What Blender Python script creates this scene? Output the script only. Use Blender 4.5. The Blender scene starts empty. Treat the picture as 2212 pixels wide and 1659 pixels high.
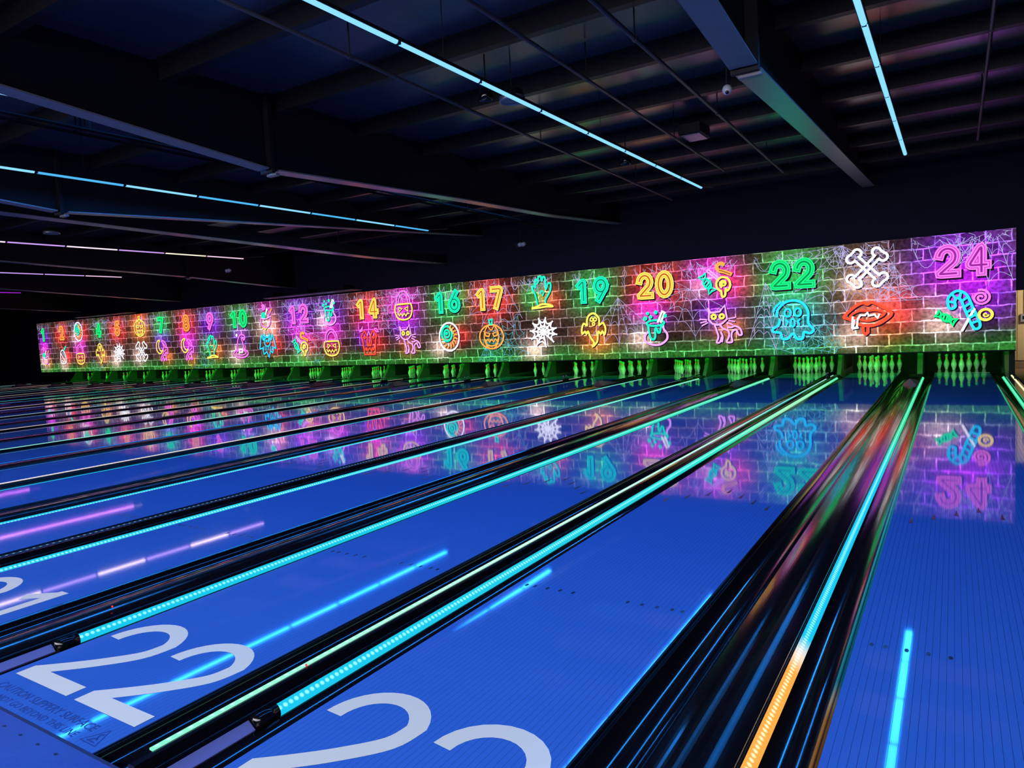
import bpy, bmesh, math, random
import numpy as np
from mathutils import Vector, Matrix
R = random.Random(7)
SC = bpy.context.scene
C = SC.collection

# ------------------------------------------------------------------ camera, world, lights, exposure
FOC, YAW, PITCH, ROLL = 1523.81, 0.5618, -0.0749, -0.0504
CAM = Vector((-0.1463, -1.2429, 1.463))
def cam_axes():
    cy, sy, cp, sp, cr, sr = math.cos(YAW), math.sin(YAW), math.cos(PITCH), math.sin(PITCH), math.cos(ROLL), math.sin(ROLL)
    f = Vector((-sy*cp, cy*cp, sp)); r = Vector((cy, sy, 0)); u = r.cross(f)
    return cr*r + sr*u, -sr*r + cr*u, f
_r, _u, _f = cam_axes()
cd = bpy.data.cameras.new('camera'); cam = bpy.data.objects.new('camera', cd); C.objects.link(cam)
m = Matrix.Identity(4)
for i in range(3):
    m[i][0], m[i][1], m[i][2], m[i][3] = _r[i], _u[i], -_f[i], CAM[i]
cam.matrix_world = m
cd.sensor_fit = 'HORIZONTAL'; cd.sensor_width = 36.0; cd.lens = 36.0*FOC/2212.0
cd.clip_start = 0.05; cd.clip_end = 200
SC.camera = cam
w = bpy.data.worlds.new('world'); SC.world = w; w.use_nodes = True
w.node_tree.nodes['Background'].inputs[0].default_value = (0.02, 0.05, 0.2, 1)
w.node_tree.nodes['Background'].inputs[1].default_value = 0.02
SC.view_settings.view_transform = 'Standard'; SC.view_settings.look = 'None'
SC.view_settings.exposure = 0.0; SC.view_settings.gamma = 1.0; SC.view_settings.use_curve_mapping = False
SC.cycles.use_denoising = True
SC.cycles.max_bounces = 8; SC.cycles.glossy_bounces = 5; SC.cycles.diffuse_bounces = 3
SC.cycles.sample_clamp_indirect = 4.0
SC.cycles.use_light_tree = True

def area(name, loc, target, sx, sy, col, power, spread=180):
    l = bpy.data.lights.new(name, 'AREA'); l.shape = 'RECTANGLE'; l.size = sx; l.size_y = sy
    l.color = col; l.energy = power; l.spread = math.radians(spread)
    o = bpy.data.objects.new(name, l); C.objects.link(o); o.location = loc
    d_ = Vector(target)-Vector(loc)
    o.rotation_euler = (0, 0, 0) if abs(d_.x)+abs(d_.y) < 1e-6 else d_.to_track_quat('-Z', 'Y').to_euler()
    return o
# added fill light behind the camera, brightening the approach and lane numerals
area('concourse_lamp', (-6, -4.5, 3.7), (-6, 2.2, 0), 26, 1.6, (0.88, 0.86, 1.0), 640, 120)
# lamps over the pin decks, fixed behind the mural
area('pin_deck_lamp', (-19.3, 16.55, 0.95), (-19.3, 18.6, 0.15), 39.6, 0.25, (0.012, 1.0, 0.015), 350, 150)
# lamp in the service passage right of the mural
area('passage_lamp', (2.3, 18.5, 2.4), (1.5, 19.7, 0.6), 0.5, 0.5, (1.0, 0.78, 0.5), 45, 140)

# the light given by the tube rows under the roof (each row hangs in its tubes, see ROWS)
BLUE_L = (0.015, 0.26, 1.0); LIL_L = (0.40, 0.22, 0.62); PALE_L = (1.0, 0.72, 0.88); VIO_L = (0.75, 0.2, 1.0)
TUBE_STEP = 1.24
def row_lamps(x, yend, cols, power):
    for k in range(11):
        y = yend-k*TUBE_STEP-(TUBE_STEP-0.045)/2
        area('tube_lamp', (x, y, 3.968), (x, y, 0), 0.11, TUBE_STEP-0.05, cols[k % len(cols)], power)
for x_, y_ in ((-0.81, 12.1), (-4.21, 12.3), (-7.9, 12.3), (-10.95, 12.45)): row_lamps(x_, y_, (BLUE_L,), 14.2)
for x_, y_ in ((-14.42, 12.45), (-17.94, 12.48)): row_lamps(x_, y_, (LIL_L, PALE_L), 4.2)
for x_ in (-21.3, -24.48, -28.2, -32.0, -36.0): area('tube_row_lamp', (x_, 5.5, 3.968), (x_, 5.5, 0), 0.11, 13.4, VIO_L, 60)

# ------------------------------------------------------------------ layout
A_, B_ = 1.7787, 1.5730
def cx(n): k = 24-n; return -(A_*((k+1)//2) + B_*(k//2))
HW = 0.52705; BOARD = 2*HW/39
YM, ZB, ZT, XL, XR = 16.3161, 0.5744, 3.0157, -39.2124, 0.9143
DECK = 17.82; LEND = 19.35

# ------------------------------------------------------------------ materials
def mat(name, col=(0.5,0.5,0.5), rough=0.5, spec=0.5, metal=0.0, ior=None, noise=0.0, nscale=20, bump=0.0):
    M = bpy.data.materials.new(name); M.use_nodes = True
    nt = M.node_tree; p = nt.nodes['Principled BSDF']
    p.inputs['Base Color'].default_value = (*col, 1); p.inputs['Roughness'].default_value = rough
    p.inputs['Metallic'].default_value = metal; p.inputs['Specular IOR Level'].default_value = spec
    if ior: p.inputs['IOR'].default_value = ior
    if noise or bump:
        tc = nt.nodes.new('ShaderNodeTexCoord'); nz = nt.nodes.new('ShaderNodeTexNoise')
        nz.inputs['Scale'].default_value = nscale; nz.inputs['Detail'].default_value = 3
        nt.links.new(tc.outputs['Object'], nz.inputs['Vector'])
        if noise:
            mx = nt.nodes.new('ShaderNodeMix'); mx.data_type = 'RGBA'
            mx.inputs['A'].default_value = (*[c*(1-noise) for c in col], 1); mx.inputs['B'].default_value = (*[min(1, c*(1+noise)) for c in col], 1)
            nt.links.new(nz.outputs['Fac'], mx.inputs['Factor']); nt.links.new(mx.outputs['Result'], p.inputs['Base Color'])
        if bump:
            b = nt.nodes.new('ShaderNodeBump'); b.inputs['Strength'].default_value = bump; b.inputs['Distance'].default_value = 0.002
            nt.links.new(nz.outputs['Fac'], b.inputs['Height']); nt.links.new(b.outputs['Normal'], p.inputs['Normal'])
    return M
def emit(name, col, s=1.0):
    M = bpy.data.materials.new(name); M.use_nodes = True
    nt = M.node_tree; nt.nodes.clear()
    e = nt.nodes.new('ShaderNodeEmission'); o = nt.nodes.new('ShaderNodeOutputMaterial')
    e.inputs[0].default_value = (*col, 1); e.inputs[1].default_value = s
    nt.links.new(e.outputs[0], o.inputs[0]); return M
def ramp_emit(name, stops, s=1.0, dots=True, pitch=0.029, xc=0.019):
    """LED strip: colour by distance along the lane (chase colours), a bead every few centimetres."""
    M = emit(name, (1,1,1), s); nt = M.node_tree
    e = [n for n in nt.nodes if n.type == 'EMISSION'][0]
    tc = nt.nodes.new('ShaderNodeTexCoord'); sp = nt.nodes.new('ShaderNodeSeparateXYZ'); nt.links.new(tc.outputs['Object'], sp.inputs[0])
    mr = nt.nodes.new('ShaderNodeMapRange'); mr.inputs['From Min'].default_value = 0; mr.inputs['From Max'].default_value = 18
    nt.links.new(sp.outputs['Y'], mr.inputs['Value'])
    cr = nt.nodes.new('ShaderNodeValToRGB'); el = cr.color_ramp.elements
    while len(el) > 1: el.remove(el[-1])
    for i, (y, c) in enumerate(stops):
        t = max(0, min(1, y/18))
        q = el[0] if i == 0 else el.new(t)
        q.position = t; q.color = (*c, 1)
    nt.links.new(mr.outputs['Result'], cr.inputs['Fac'])
    if dots:
        def mth(op, a, b=None):
            q = nt.nodes.new('ShaderNodeMath'); q.operation = op
            if isinstance(a, (int, float)): q.inputs[0].default_value = a
            else: nt.links.new(a, q.inputs[0])
            if b is not None:
                if isinstance(b, (int, float)): q.inputs[1].default_value = b
                else: nt.links.new(b, q.inputs[1])
            return q.outputs[0]
        fy = mth('MULTIPLY', mth('SUBTRACT', mth('FRACT', mth('MULTIPLY', sp.outputs['Y'], 1/pitch)), 0.5), pitch)
        fx = mth('MULTIPLY', mth('SUBTRACT', sp.outputs['X'], xc), 1.25)
        rr = mth('SQRT', mth('ADD', mth('MULTIPLY', fx, fx), mth('MULTIPLY', fy, fy)))
        pw = nt.nodes.new('ShaderNodeMapRange'); pw.inputs['From Min'].default_value = 0.004; pw.inputs['From Max'].default_value = 0.0125
        pw.inputs['To Min'].default_value = 0.9; pw.inputs['To Max'].default_value = 0
        nt.links.new(rr, pw.inputs['Value'])
        mx = nt.nodes.new('ShaderNodeMix'); mx.data_type = 'RGBA'; mx.blend_type = 'ADD'; mx.inputs['B'].default_value = (0.4, 0.75, 0.6, 1)
        nt.links.new(pw.outputs['Result'], mx.inputs['Factor']); nt.links.new(cr.outputs['Color'], mx.inputs['A'])
        nt.links.new(mx.outputs['Result'], e.inputs[0])
    else:
        nt.links.new(cr.outputs['Color'], e.inputs[0])
    return M

def lane_mat(name, lines):
    M = mat(name, (0.012, 0.095, 0.56), 0.055, 0.5, ior=1.52)
    nt = M.node_tree; p = nt.nodes['Principled BSDF']
    tc = nt.nodes.new('ShaderNodeTexCoord')
    nz = nt.nodes.new('ShaderNodeTexNoise'); nz.inputs['Scale'].default_value = 1.0; nz.inputs['Detail'].default_value = 4
    mp = nt.nodes.new('ShaderNodeMapping'); mp.inputs['Scale'].default_value = (14, 0.7, 1)
    nt.links.new(tc.outputs['Object'], mp.inputs[0]); nt.links.new(mp.outputs[0], nz.inputs['Vector'])
    rr = nt.nodes.new('ShaderNodeMapRange'); rr.inputs['To Min'].default_value = 0.026; rr.inputs['To Max'].default_value = 0.05
    nt.links.new(nz.outputs['Fac'], rr.inputs['Value']); nt.links.new(rr.outputs['Result'], p.inputs['Roughness'])
    mx = nt.nodes.new('ShaderNodeMix'); mx.data_type = 'RGBA'
    mx.inputs['A'].default_value = (0.042, 0.165, 0.56, 1); mx.inputs['B'].default_value = (0.050, 0.185, 0.62, 1)
    nt.links.new(nz.outputs['Fac'], mx.inputs['Factor'])
    last = mx.outputs['Result']
    if lines:
        sp = nt.nodes.new('ShaderNodeSeparateXYZ'); nt.links.new(tc.outputs['Object'], sp.inputs[0])
        mu = nt.nodes.new('ShaderNodeMath'); mu.operation = 'MULTIPLY_ADD'; mu.inputs[1].default_value = 1/BOARD; mu.inputs[2].default_value = 100.5
        fr = nt.nodes.new('ShaderNodeMath'); fr.operation = 'FRACT'; lt = nt.nodes.new('ShaderNodeMath'); lt.operation = 'LESS_THAN'; lt.inputs[1].default_value = 0.05
        nt.links.new(sp.outputs['X'], mu.inputs[0]); nt.links.new(mu.outputs[0], fr.inputs[0]); nt.links.new(fr.outputs[0], lt.inputs[0])
        m2 = nt.nodes.new('ShaderNodeMix'); m2.data_type = 'RGBA'; m2.inputs['B'].default_value = (0.006, 0.05, 0.2, 1)
        nt.links.new(lt.outputs[0], m2.inputs['Factor']); nt.links.new(last, m2.inputs['A']); last = m2.outputs['Result']
    nt.links.new(last, p.inputs['Base Color'])
    return M

M_LANE = lane_mat('lane_blue_lines', True)
M_BOARD = lane_mat('lane_blue_board', False)
M_GAP = mat('lane_joint_dark', (0.002, 0.008, 0.04), 0.5)
M_DECK = mat('pin_deck', (0.012, 0.03, 0.09), 0.06, 0.5, ior=1.62)
M_WHITE = mat('lane_marking_white', (0.92, 0.88, 0.66), 0.25)
M_MARK = mat('lane_marking_dark', (0.004, 0.008, 0.035), 0.3)
M_CAUT = mat('caution_ink', (0.012, 0.045, 0.24), 0.4)
M_GUT = mat('gutter_black', (0.004, 0.004, 0.006), 0.09, 0.7, noise=0.3, nscale=3)
M_CAP = mat('divider_black', (0.004, 0.004, 0.006), 0.1, 0.6, noise=0.3, nscale=4)
M_BLK = mat('matt_black', (0.006, 0.006, 0.008), 0.6, 0.3, noise=0.3, nscale=6)
M_COVER = mat('unlit_diffuser', (0.16, 0.17, 0.42), 0.4)
M_APP = mat('approach_blue', (0.03, 0.07, 0.36), 0.22, 0.5, noise=0.12, nscale=30)
M_FOUL = mat('foul_line_grey', (0.012, 0.022, 0.09), 0.4)
M_BEAM = mat('beam_dark_paint', (0.19, 0.175, 0.18), 0.3, 0.6, ior=1.7, noise=0.15, nscale=8)  # lighter copy of the beam paint, light on the undersides kept in the colour
M_WEB = mat('beam_web_dark', (0.004, 0.004, 0.007), 0.6, 0.3, noise=0.3, nscale=5)  # darker copy of the beam paint, shade on the webs kept in the colour
M_ROOF = mat('roof_underside', (0.055, 0.046, 0.058), 0.26, 0.6, ior=1.7, noise=0.25, nscale=7, bump=0.25)
M_PURL = mat('purlin_paint', (0.012, 0.011, 0.013), 0.4, 0.25, noise=0.2, nscale=9)
M_PIPE = mat('pipe_paint', (0.05, 0.045, 0.055), 0.45, 0.4, noise=0.15, nscale=12)
M_COND = mat('conduit_black', (0.0015, 0.0015, 0.002), 0.8, 0.04)
M_WALLD = mat('wall_black_paint', (0.011, 0.010, 0.024), 0.75, 0.2, noise=0.3, nscale=3)
M_BEIGE = mat('wall_beige', (0.42, 0.35, 0.22), 0.65, 0.3, noise=0.08, nscale=14)
M_GROOVE = mat('groove_brown', (0.08, 0.06, 0.035), 0.7)
M_CARPET = mat('carpet_brown', (0.12, 0.085, 0.055), 0.9, 0.1, noise=0.3, nscale=40)
M_KICK = mat('kickback_grey', (0.10, 0.105, 0.10), 0.45, 0.4, noise=0.15, nscale=10)
M_KPAD = mat('kickback_pad', (0.012, 0.014, 0.013), 0.5, 0.3)
M_PIN = mat('pin_white', (0.86, 0.86, 0.84), 0.16, 0.5, noise=0.02, nscale=18)
M_STRIPE = mat('pin_stripe', (0.9, 0.35, 0.05), 0.25)
M_STRIPE.node_tree.nodes['Principled BSDF'].inputs['Emission Color'].default_value = (1, 0.25, 0.02, 1)
M_STRIPE.node_tree.nodes['Principled BSDF'].inputs['Emission Strength'].default_value = 0.22
M_PLAST = mat('white_plastic', (0.55, 0.55, 0.58), 0.4, noise=0.05, nscale=30)
M_LENS = mat('lens_black', (0.004, 0.004, 0.006), 0.1)
M_METAL = mat('grey_metal', (0.3, 0.3, 0.33), 0.35, metal=0.7, noise=0.1, nscale=20)
M_RED = emit('red_indicator', (1, 0.05, 0.06), 1.2)

# ------------------------------------------------------------------ mesh helpers
def obj(name, bm, mats, parent=None, smooth=False):
    me = bpy.data.meshes.new(name); bm.normal_update(); bm.to_mesh(me); bm.free()
    for x in (mats if isinstance(mats, (list, tuple)) else [mats]): me.materials.append(x)
    if smooth:
        for p in me.polygons: p.use_smooth = True
    o = bpy.data.objects.new(name, me); C.objects.link(o)
    if parent: o.parent = parent
    return o
def empty(name, loc=(0,0,0)):
    o = bpy.data.objects.new(name, None); C.objects.link(o); o.location = loc; o.empty_display_size = 0.1; return o
def tag(o, label=None, cat=None, group=None, kind=None):
    if label: o['label'] = label
    if cat: o['category'] = cat
    if group: o['group'] = group
    if kind: o['kind'] = kind
    return o
def box(bm, x0, x1, y0, y1, z0, z1, mi=0):
    v = [bm.verts.new(p) for p in ((x0,y0,z0),(x1,y0,z0),(x1,y1,z0),(x0,y1,z0),(x0,y0,z1),(x1,y0,z1),(x1,y1,z1),(x0,y1,z1))]
    for f in ((0,3,2,1),(4,5,6,7),(0,1,5,4),(1,2,6,5),(2,3,7,6),(3,0,4,7)):
        q = bm.faces.new([v[i] for i in f]); q.material_index = mi
def boxm(*a):
    bm = bmesh.new(); box(bm, *a); return bm
def bevel(bm, w, seg=1):
    bmesh.ops.bevel(bm, geom=bm.edges[:], offset=w, segments=seg, affect='EDGES', profile=0.7); return bm
def extrude_profile(bm, prof, y0, y1, closed=True, mi=0, ys=None, caps=True):
    """prof: (x, z) points, extruded along y."""
    rows = []
    for y in (ys or (y0, y1)): rows.append([bm.verts.new((x, y, z)) for x, z in prof])
    n = len(prof)
    for a, b in zip(rows, rows[1:]):
        for i in range(n if closed else n-1):
            q = bm.faces.new((a[i], a[(i+1) % n], b[(i+1) % n], b[i])); q.material_index = mi
    if closed and caps:                         # end faces on vertices of their own, so shading stays true along the length
        bm.faces.new([bm.verts.new(v.co) for v in rows[0][::-1]]); bm.faces.new([bm.verts.new(v.co) for v in rows[-1]])
    return bm
def tube(bm, p0, p1, r, n=8, mi=0, caps=True):
    p0, p1 = Vector(p0), Vector(p1); d = (p1-p0).normalized()
    a = d.orthogonal().normalized(); b = d.cross(a)
    ra = [bm.verts.new(p0 + r*(math.cos(t)*a + math.sin(t)*b)) for t in [2*math.pi*i/n for i in range(n)]]
    rb = [bm.verts.new(p1 + r*(math.cos(t)*a + math.sin(t)*b)) for t in [2*math.pi*i/n for i in range(n)]]
    for i in range(n):
        q = bm.faces.new((ra[i], ra[(i+1) % n], rb[(i+1) % n], rb[i])); q.material_index = mi
    if caps: bm.faces.new(ra[::-1]).material_index = mi; bm.faces.new(rb).material_index = mi
def lathe(bm, prof, n=16, mi=0, mis=None, c=(0,0,0)):
    rings = []
    for r, z in prof:
        if r < 1e-5: rings.append([bm.verts.new((c[0], c[1], c[2]+z))])
        else: rings.append([bm.verts.new((c[0]+r*math.cos(2*math.pi*i/n), c[1]+r*math.sin(2*math.pi*i/n), c[2]+z)) for i in range(n)])
    for k, (a, b) in enumerate(zip(rings, rings[1:])):
        for i in range(n):
            j = (i+1) % n
            vs = [a[0] if len(a) == 1 else a[i], a[0] if len(a) == 1 else a[j], b[0] if len(b) == 1 else b[j], b[0] if len(b) == 1 else b[i]]
            u = []
            for x in vs:
                if x not in u: u.append(x)
            if len(u) > 2:
                q = bm.faces.new(u); q.material_index = mis[k] if mis else mi
def clone(o, parent=None, name=None):
    c = o.copy(); C.objects.link(c)
    if parent is not None: c.parent = parent
    for ch in list(o.children): clone(ch, c)
    return c

# ------------------------------------------------------------------ setting: floor, walls, roof
bm = bmesh.new()
box(bm, -44, 4.2, -7, -0.012, -0.3, 0.0)
box(bm, -44, 4.2, -0.012, 20.6, -0.5, -0.3, 1)
tag(obj('floor', bm, [M_APP, M_BLK]), kind='structure')
bm = boxm(1.0, 4.2, -0.012, 20.6, -0.3, -0.05)
tag(obj('floor', bm, M_CARPET), kind='structure')
bm = bmesh.new()
box(bm, -44, -39.7, YM+0.06, YM+0.16, -0.3, 5.2)
box(bm, -39.7, XL, YM+0.06, YM+0.16, ZB, 5.2)
box(bm, XL, XR, YM+0.06, YM+0.16, ZT-0.05, 5.2)
box(bm, XR, 4.2, YM+0.06, YM+0.16, 1.77, 5.2)
tag(obj('wall_back', bm, M_WALLD), kind='structure')
tag(obj('wall_pit', boxm(XL-0.5, 0.93, 20.3, 20.4, -0.3, 2.2), M_BLK), kind='structure')
tag(obj('wall_left', boxm(-44.1, -44, -7, 20.6, -0.3, 5.2), M_WALLD), kind='structure')
tag(obj('wall_right', boxm(4.2, 4.3, -7, 20.6, -0.3, 5.2), M_WALLD), kind='structure')
tag(obj('wall_front', boxm(-44, 4.2, -7.1, -7, -0.3, 5.2), M_WALLD), kind='structure')
# beige service wall right of the mural: panels with dark joints, a skirting and a small control box
wp = tag(obj('wall_passage', boxm(0.94, 4.2, 19.66, 19.75, -0.05, 4.0), M_GROOVE), kind='structure')
PW = [(0.945, 1.132), (1.14, 1.72), (1.73, 2.4), (2.41, 3.2)]
for a, b in PW:
    obj('panel', bevel(boxm(a, b, 19.63, 19.66, 0.14, 3.9), 0.004), M_BEIGE, wp)
tag(obj('baseboard_passage', bevel(boxm(0.94, 4.2, 19.62, 19.66, -0.05, 0.115), 0.006), mat('skirting_brown', (0.16, 0.12, 0.075), 0.6, noise=0.2)), kind='structure')
cb = empty('control_box', (1.27, 19.63, 1.16)); tag(cb, 'small grey control box on the beige wall right of the mural', 'control box')
hb = obj('housing', bevel(boxm(-0.075, 0.11, -0.05, 0, -0.1, 0.1), 0.01), M_METAL, cb)
obj('screen', boxm(-0.03, 0.05, -0.055, -0.05, -0.03, 0.05), M_LENS, hb)
obj('cable', boxm(-0.006, 0.006, -0.012, 0, 0.1, 0.75), M_GROOVE, cb)

# roof, purlins
roof = tag(obj('ceiling', boxm(-44, 4.2, -7, 20.6, 4.62, 4.75), M_ROOF), kind='structure')
PY = [-1.1, 0.5, 2.05, 3.6, 5.15, 6.68, 8.2, 9.75, 11.35, 12.95, 14.55]
pbm = bmesh.new()
extrude = [(-0.09, 0.2), (-0.0, 0.2), (0.0, 0.02), (0.07, 0.02), (0.07, 0.05), (0.085, 0.05), (0.085, 0.0), (-0.02, 0.0), (-0.02, 0.18), (-0.09, 0.18)]
ra = [pbm.verts.new((-44, y, z)) for y, z in extrude]; rb = [pbm.verts.new((3.2+1.0, y, z)) for y, z in extrude]
for i in range(len(extrude)): pbm.faces.new((ra[i], ra[(i+1) % 10], rb[(i+1) % 10], rb[i]))
pbm.faces.new(ra); pbm.faces.new(rb[::-1])
p0 = obj('purlin', pbm, M_PURL, roof); p0.location = (0, PY[0], 4.42)
for y in PY[1:]:
    q = p0.copy(); C.objects.link(q); q.parent = roof; q.location = (0, y, 4.42)

# rafters: tapered steel I-beams hanging below the roof, running towards the pins
def rafter(X, pts, wid, label, joint=None, webm=M_WEB):
    """pts: (y, z) of the bottom flange from near to far."""
    t = empty('roof_beam', (X, pts[0][0], pts[0][1])); tag(t, label, 'beam', None)
    ox, oy, oz = X, pts[0][0], pts[0][1]
    for (y0, z0), (y1, z1) in zip(pts, pts[1:]):
        bm = bmesh.new()
        g = 0.1 if (joint and y0 == joint) else 0.0
        h = 0.06 if (joint and y1 == joint) else 0.0
        dz = (z1-z0)/(y1-y0)
        Y0, Y1 = y0+g, y1-h
        Z0, Z1 = z0+dz*g, z1-dz*h
        v = []
        for y, z in ((Y0, Z0), (Y1, Z1)):
            v.append([bm.verts.new((a-ox*0, y-oy, z-oz+b)) for a, b in ((-wid/2, 0), (wid/2, 0), (wid/2, 0.018), (-wid/2, 0.018))])
        for i in range(4): bm.faces.new((v[0][i], v[0][(i+1) % 4], v[1][(i+1) % 4], v[1][i]))
        bm.faces.new(v[0][::-1]); bm.faces.new(v[1])
        obj('flange', bm, M_BEAM, t)
        bm = bmesh.new()
        v = []
        for y, z in ((y0, z0), (y1, z1)):
            v.append([bm.verts.new((a, y-oy, b)) for a, b in ((-0.012, z-oz+0.018), (0.012, z-oz+0.018), (0.012, 4.62-oz), (-0.012, 4.62-oz))])
        for i in range(4): bm.faces.new((v[0][i], v[0][(i+1) % 4], v[1][(i+1) % 4], v[1][i]))
        bm.faces.new(v[0][::-1]); bm.faces.new(v[1])
        obj('web', bm, webm, t)
    if joint:
        zj = [z for y, z in pts if y == joint][0]
        obj('splice_plate', boxm(-wid/2-0.004, wid/2+0.004, joint-oy-0.02, joint-oy+0.03, zj-oz-0.03, 4.6-oz), M_WEB, t)
        obj('gusset', bevel(boxm(-wid/2*0.6, wid/2*1.1, joint-oy+0.03, joint-oy+0.1, zj-oz-0.06, zj-oz-0.03), 0.005), M_BEAM, t)
    return t
rafter(-1.72, [(-4.0, 4.42), (5.41, 3.68), (16.3, 4.21)], 0.24, 'black steel roof beam nearest the right edge, green light along its flange', 5.41)
rafter(-7.6, [(-4.0, 4.44), (4.98, 3.66), (9.0, 3.82), (12.6, 3.92), (16.3, 4.12)], 0.21, 'black steel roof beam with a joint, crossing between the two blue light rows', 4.98)
rafter(-12.0, [(-4.0, 4.42), (4.56, 3.66), (16.3, 4.3)], 0.19, 'dark roof beam just below the second blue light row, jointed near the left edge', 4.56)
rafter(-20.2, [(-4.0, 4.2), (7.0, 3.82), (12.1, 3.62), (16.3, 3.36)], 0.2, 'thin dark roof beam running between the two lilac light rows', 12.1)
rafter(-27.0, [(-4.0, 4.4), (10.9, 3.64), (16.3, 3.33)], 0.2, 'far dark roof beam below the lilac light rows')
rafter(-34.85, [(-4.0, 4.4), (14.3, 3.45), (16.3, 3.36)], 0.2, 'farthest dark roof beam above the left end of the mural')
# straight boxed duct left of the third beam
du = empty('ceiling_duct', (-13.5, 2.0, 3.9)); tag(du, 'long straight ceiling duct above the lilac light row, its underside tinted pink', 'duct')
bm = bmesh.new(); v = []
for y, z in ((-2, 3.98), (5.0, 3.82), (7.1, 3.77), (13.0, 3.64), (16.3, 3.64)):
    v.append([bm.verts.new((a, y-2.0, z+b-3.9)) for a, b in ((-0.13, 0), (0.13, 0), (0.13, 0.24), (-0.13, 0.24))])
for p, q in zip(v, v[1:]):
    for i in range(4): bm.faces.new((p[i], p[(i+1) % 4], q[(i+1) % 4], q[i]))
bm.faces.new(v[0][::-1]); bm.faces.new(v[-1])
obj('casing', bm, M_WEB, du)
bm = bmesh.new(); v = []
for y, z in ((-2, 3.98), (5.0, 3.82), (7.1, 3.77), (13.0, 3.64), (16.3, 3.64)):
    v.append([bm.verts.new((a, y-2.0, z+b-3.9)) for a, b in ((-0.15, -0.012), (0.15, -0.012), (0.15, 0.0), (-0.15, 0.0))])
for p, q in zip(v, v[1:]):
    for i in range(4): bm.faces.new((p[i], p[(i+1) % 4], q[(i+1) % 4], q[i]))
bm.faces.new(v[0][::-1]); bm.faces.new(v[-1])
obj('bottom_flange', bm, M_BEAM, du)
for y in (1.0, 4.0, 7.0, 10.0, 13.0): obj('hanger', boxm(-0.01, 0.01, y-0.01, y+0.01, 0.0, 0.7), M_BLK, du)
for xa, xb, nm in ((-21.3, -16.9, 'right-hand narrow ledge fixed just above the mural'), (-34.5, -30.3, 'left-hand narrow ledge fixed just above the mural')):
    tg = empty('wall_ledge', ((xa+xb)/2, 15.9, 3.07)); tag(tg, nm, 'ledge')
    L = (xb-xa)/2
    obj('shelf', bevel(boxm(-L, L, -0.1, 0.41, 0.0, 0.03), 0.006), M_BEAM, tg)
    for x in (-L*0.8, 0, L*0.8): obj('bracket', boxm(x-0.015, x+0.015, -0.02, 0.41, 0.03, 0.2), M_BLK, tg)

# thin pipes under the roof, with hanger rods
def pipe(pts, r, label, hang=()):
    t = empty('sprinkler_pipe', pts[0]); tag(t, label, 'pipe')
    o = Vector(pts[0])
    bm = bmesh.new(); tube(bm, (0, 0, 0), Vector(pts[1])-o, r, 8); obj('pipe_run', bm, M_COND if r < 0.015 else M_PIPE, t, True)
    for y in hang:
        k = (y-pts[0][1])/(pts[1][1]-pts[0][1]); p = (Vector(pts[1])-o)*k
        bm = bmesh.new(); tube(bm, p, p+Vector((0, 0, 4.6-o.z-p.z)), 0.008, 5); obj('hanger', bm, M_COND if r < 0.015 else M_BLK, t)
        bm = bmesh.new(); tube(bm, p-Vector((0, 0.02, 0)), p+Vector((0, 0.02, 0)), r*1.35, 8); obj('clamp', bm, M_COND if r < 0.015 else M_PIPE, t)
    return t
pipe([(-2.62, -1, 4.2), (-2.88, 13.1, 4.2)], 0.022, 'thin pipe along the roof, nearest the green lit beam', (2.0, 5.4, 8.4, 11.6))
pipe([(-3.44, -1, 4.2), (-3.72, 12.1, 4.2)], 0.02, 'thin pipe along the roof, just right of the long blue light row', (3.0, 6.1, 9.2))
pipe([(-4.95, -1, 4.2), (-5.47, 14.3, 4.2)], 0.02, 'thin pipe along the roof, left of the long blue light row', (4.0, 8.0, 12.0))
pipe([(0.15, -1, 4.2), (0.19, 12.9, 4.2)], 0.02, 'thin vertical-looking pipe near the top right corner', (2.5, 7.5, 10.5))
for i, (dx, z) in enumerate(((-0.28, 3.84), (-0.38, 3.86), (-0.47, 3.83), (-0.57, 3.87))):
    pipe([(-7.7+dx, -1.5, z), (-7.75+dx, 11.5+i*0.7, z)], 0.013, ('first', 'second', 'third', 'fourth')[i] + ' dark conduit counted from the beam with the joint in the bundle left of it', (3.0, 7.0, 10.0))

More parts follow.
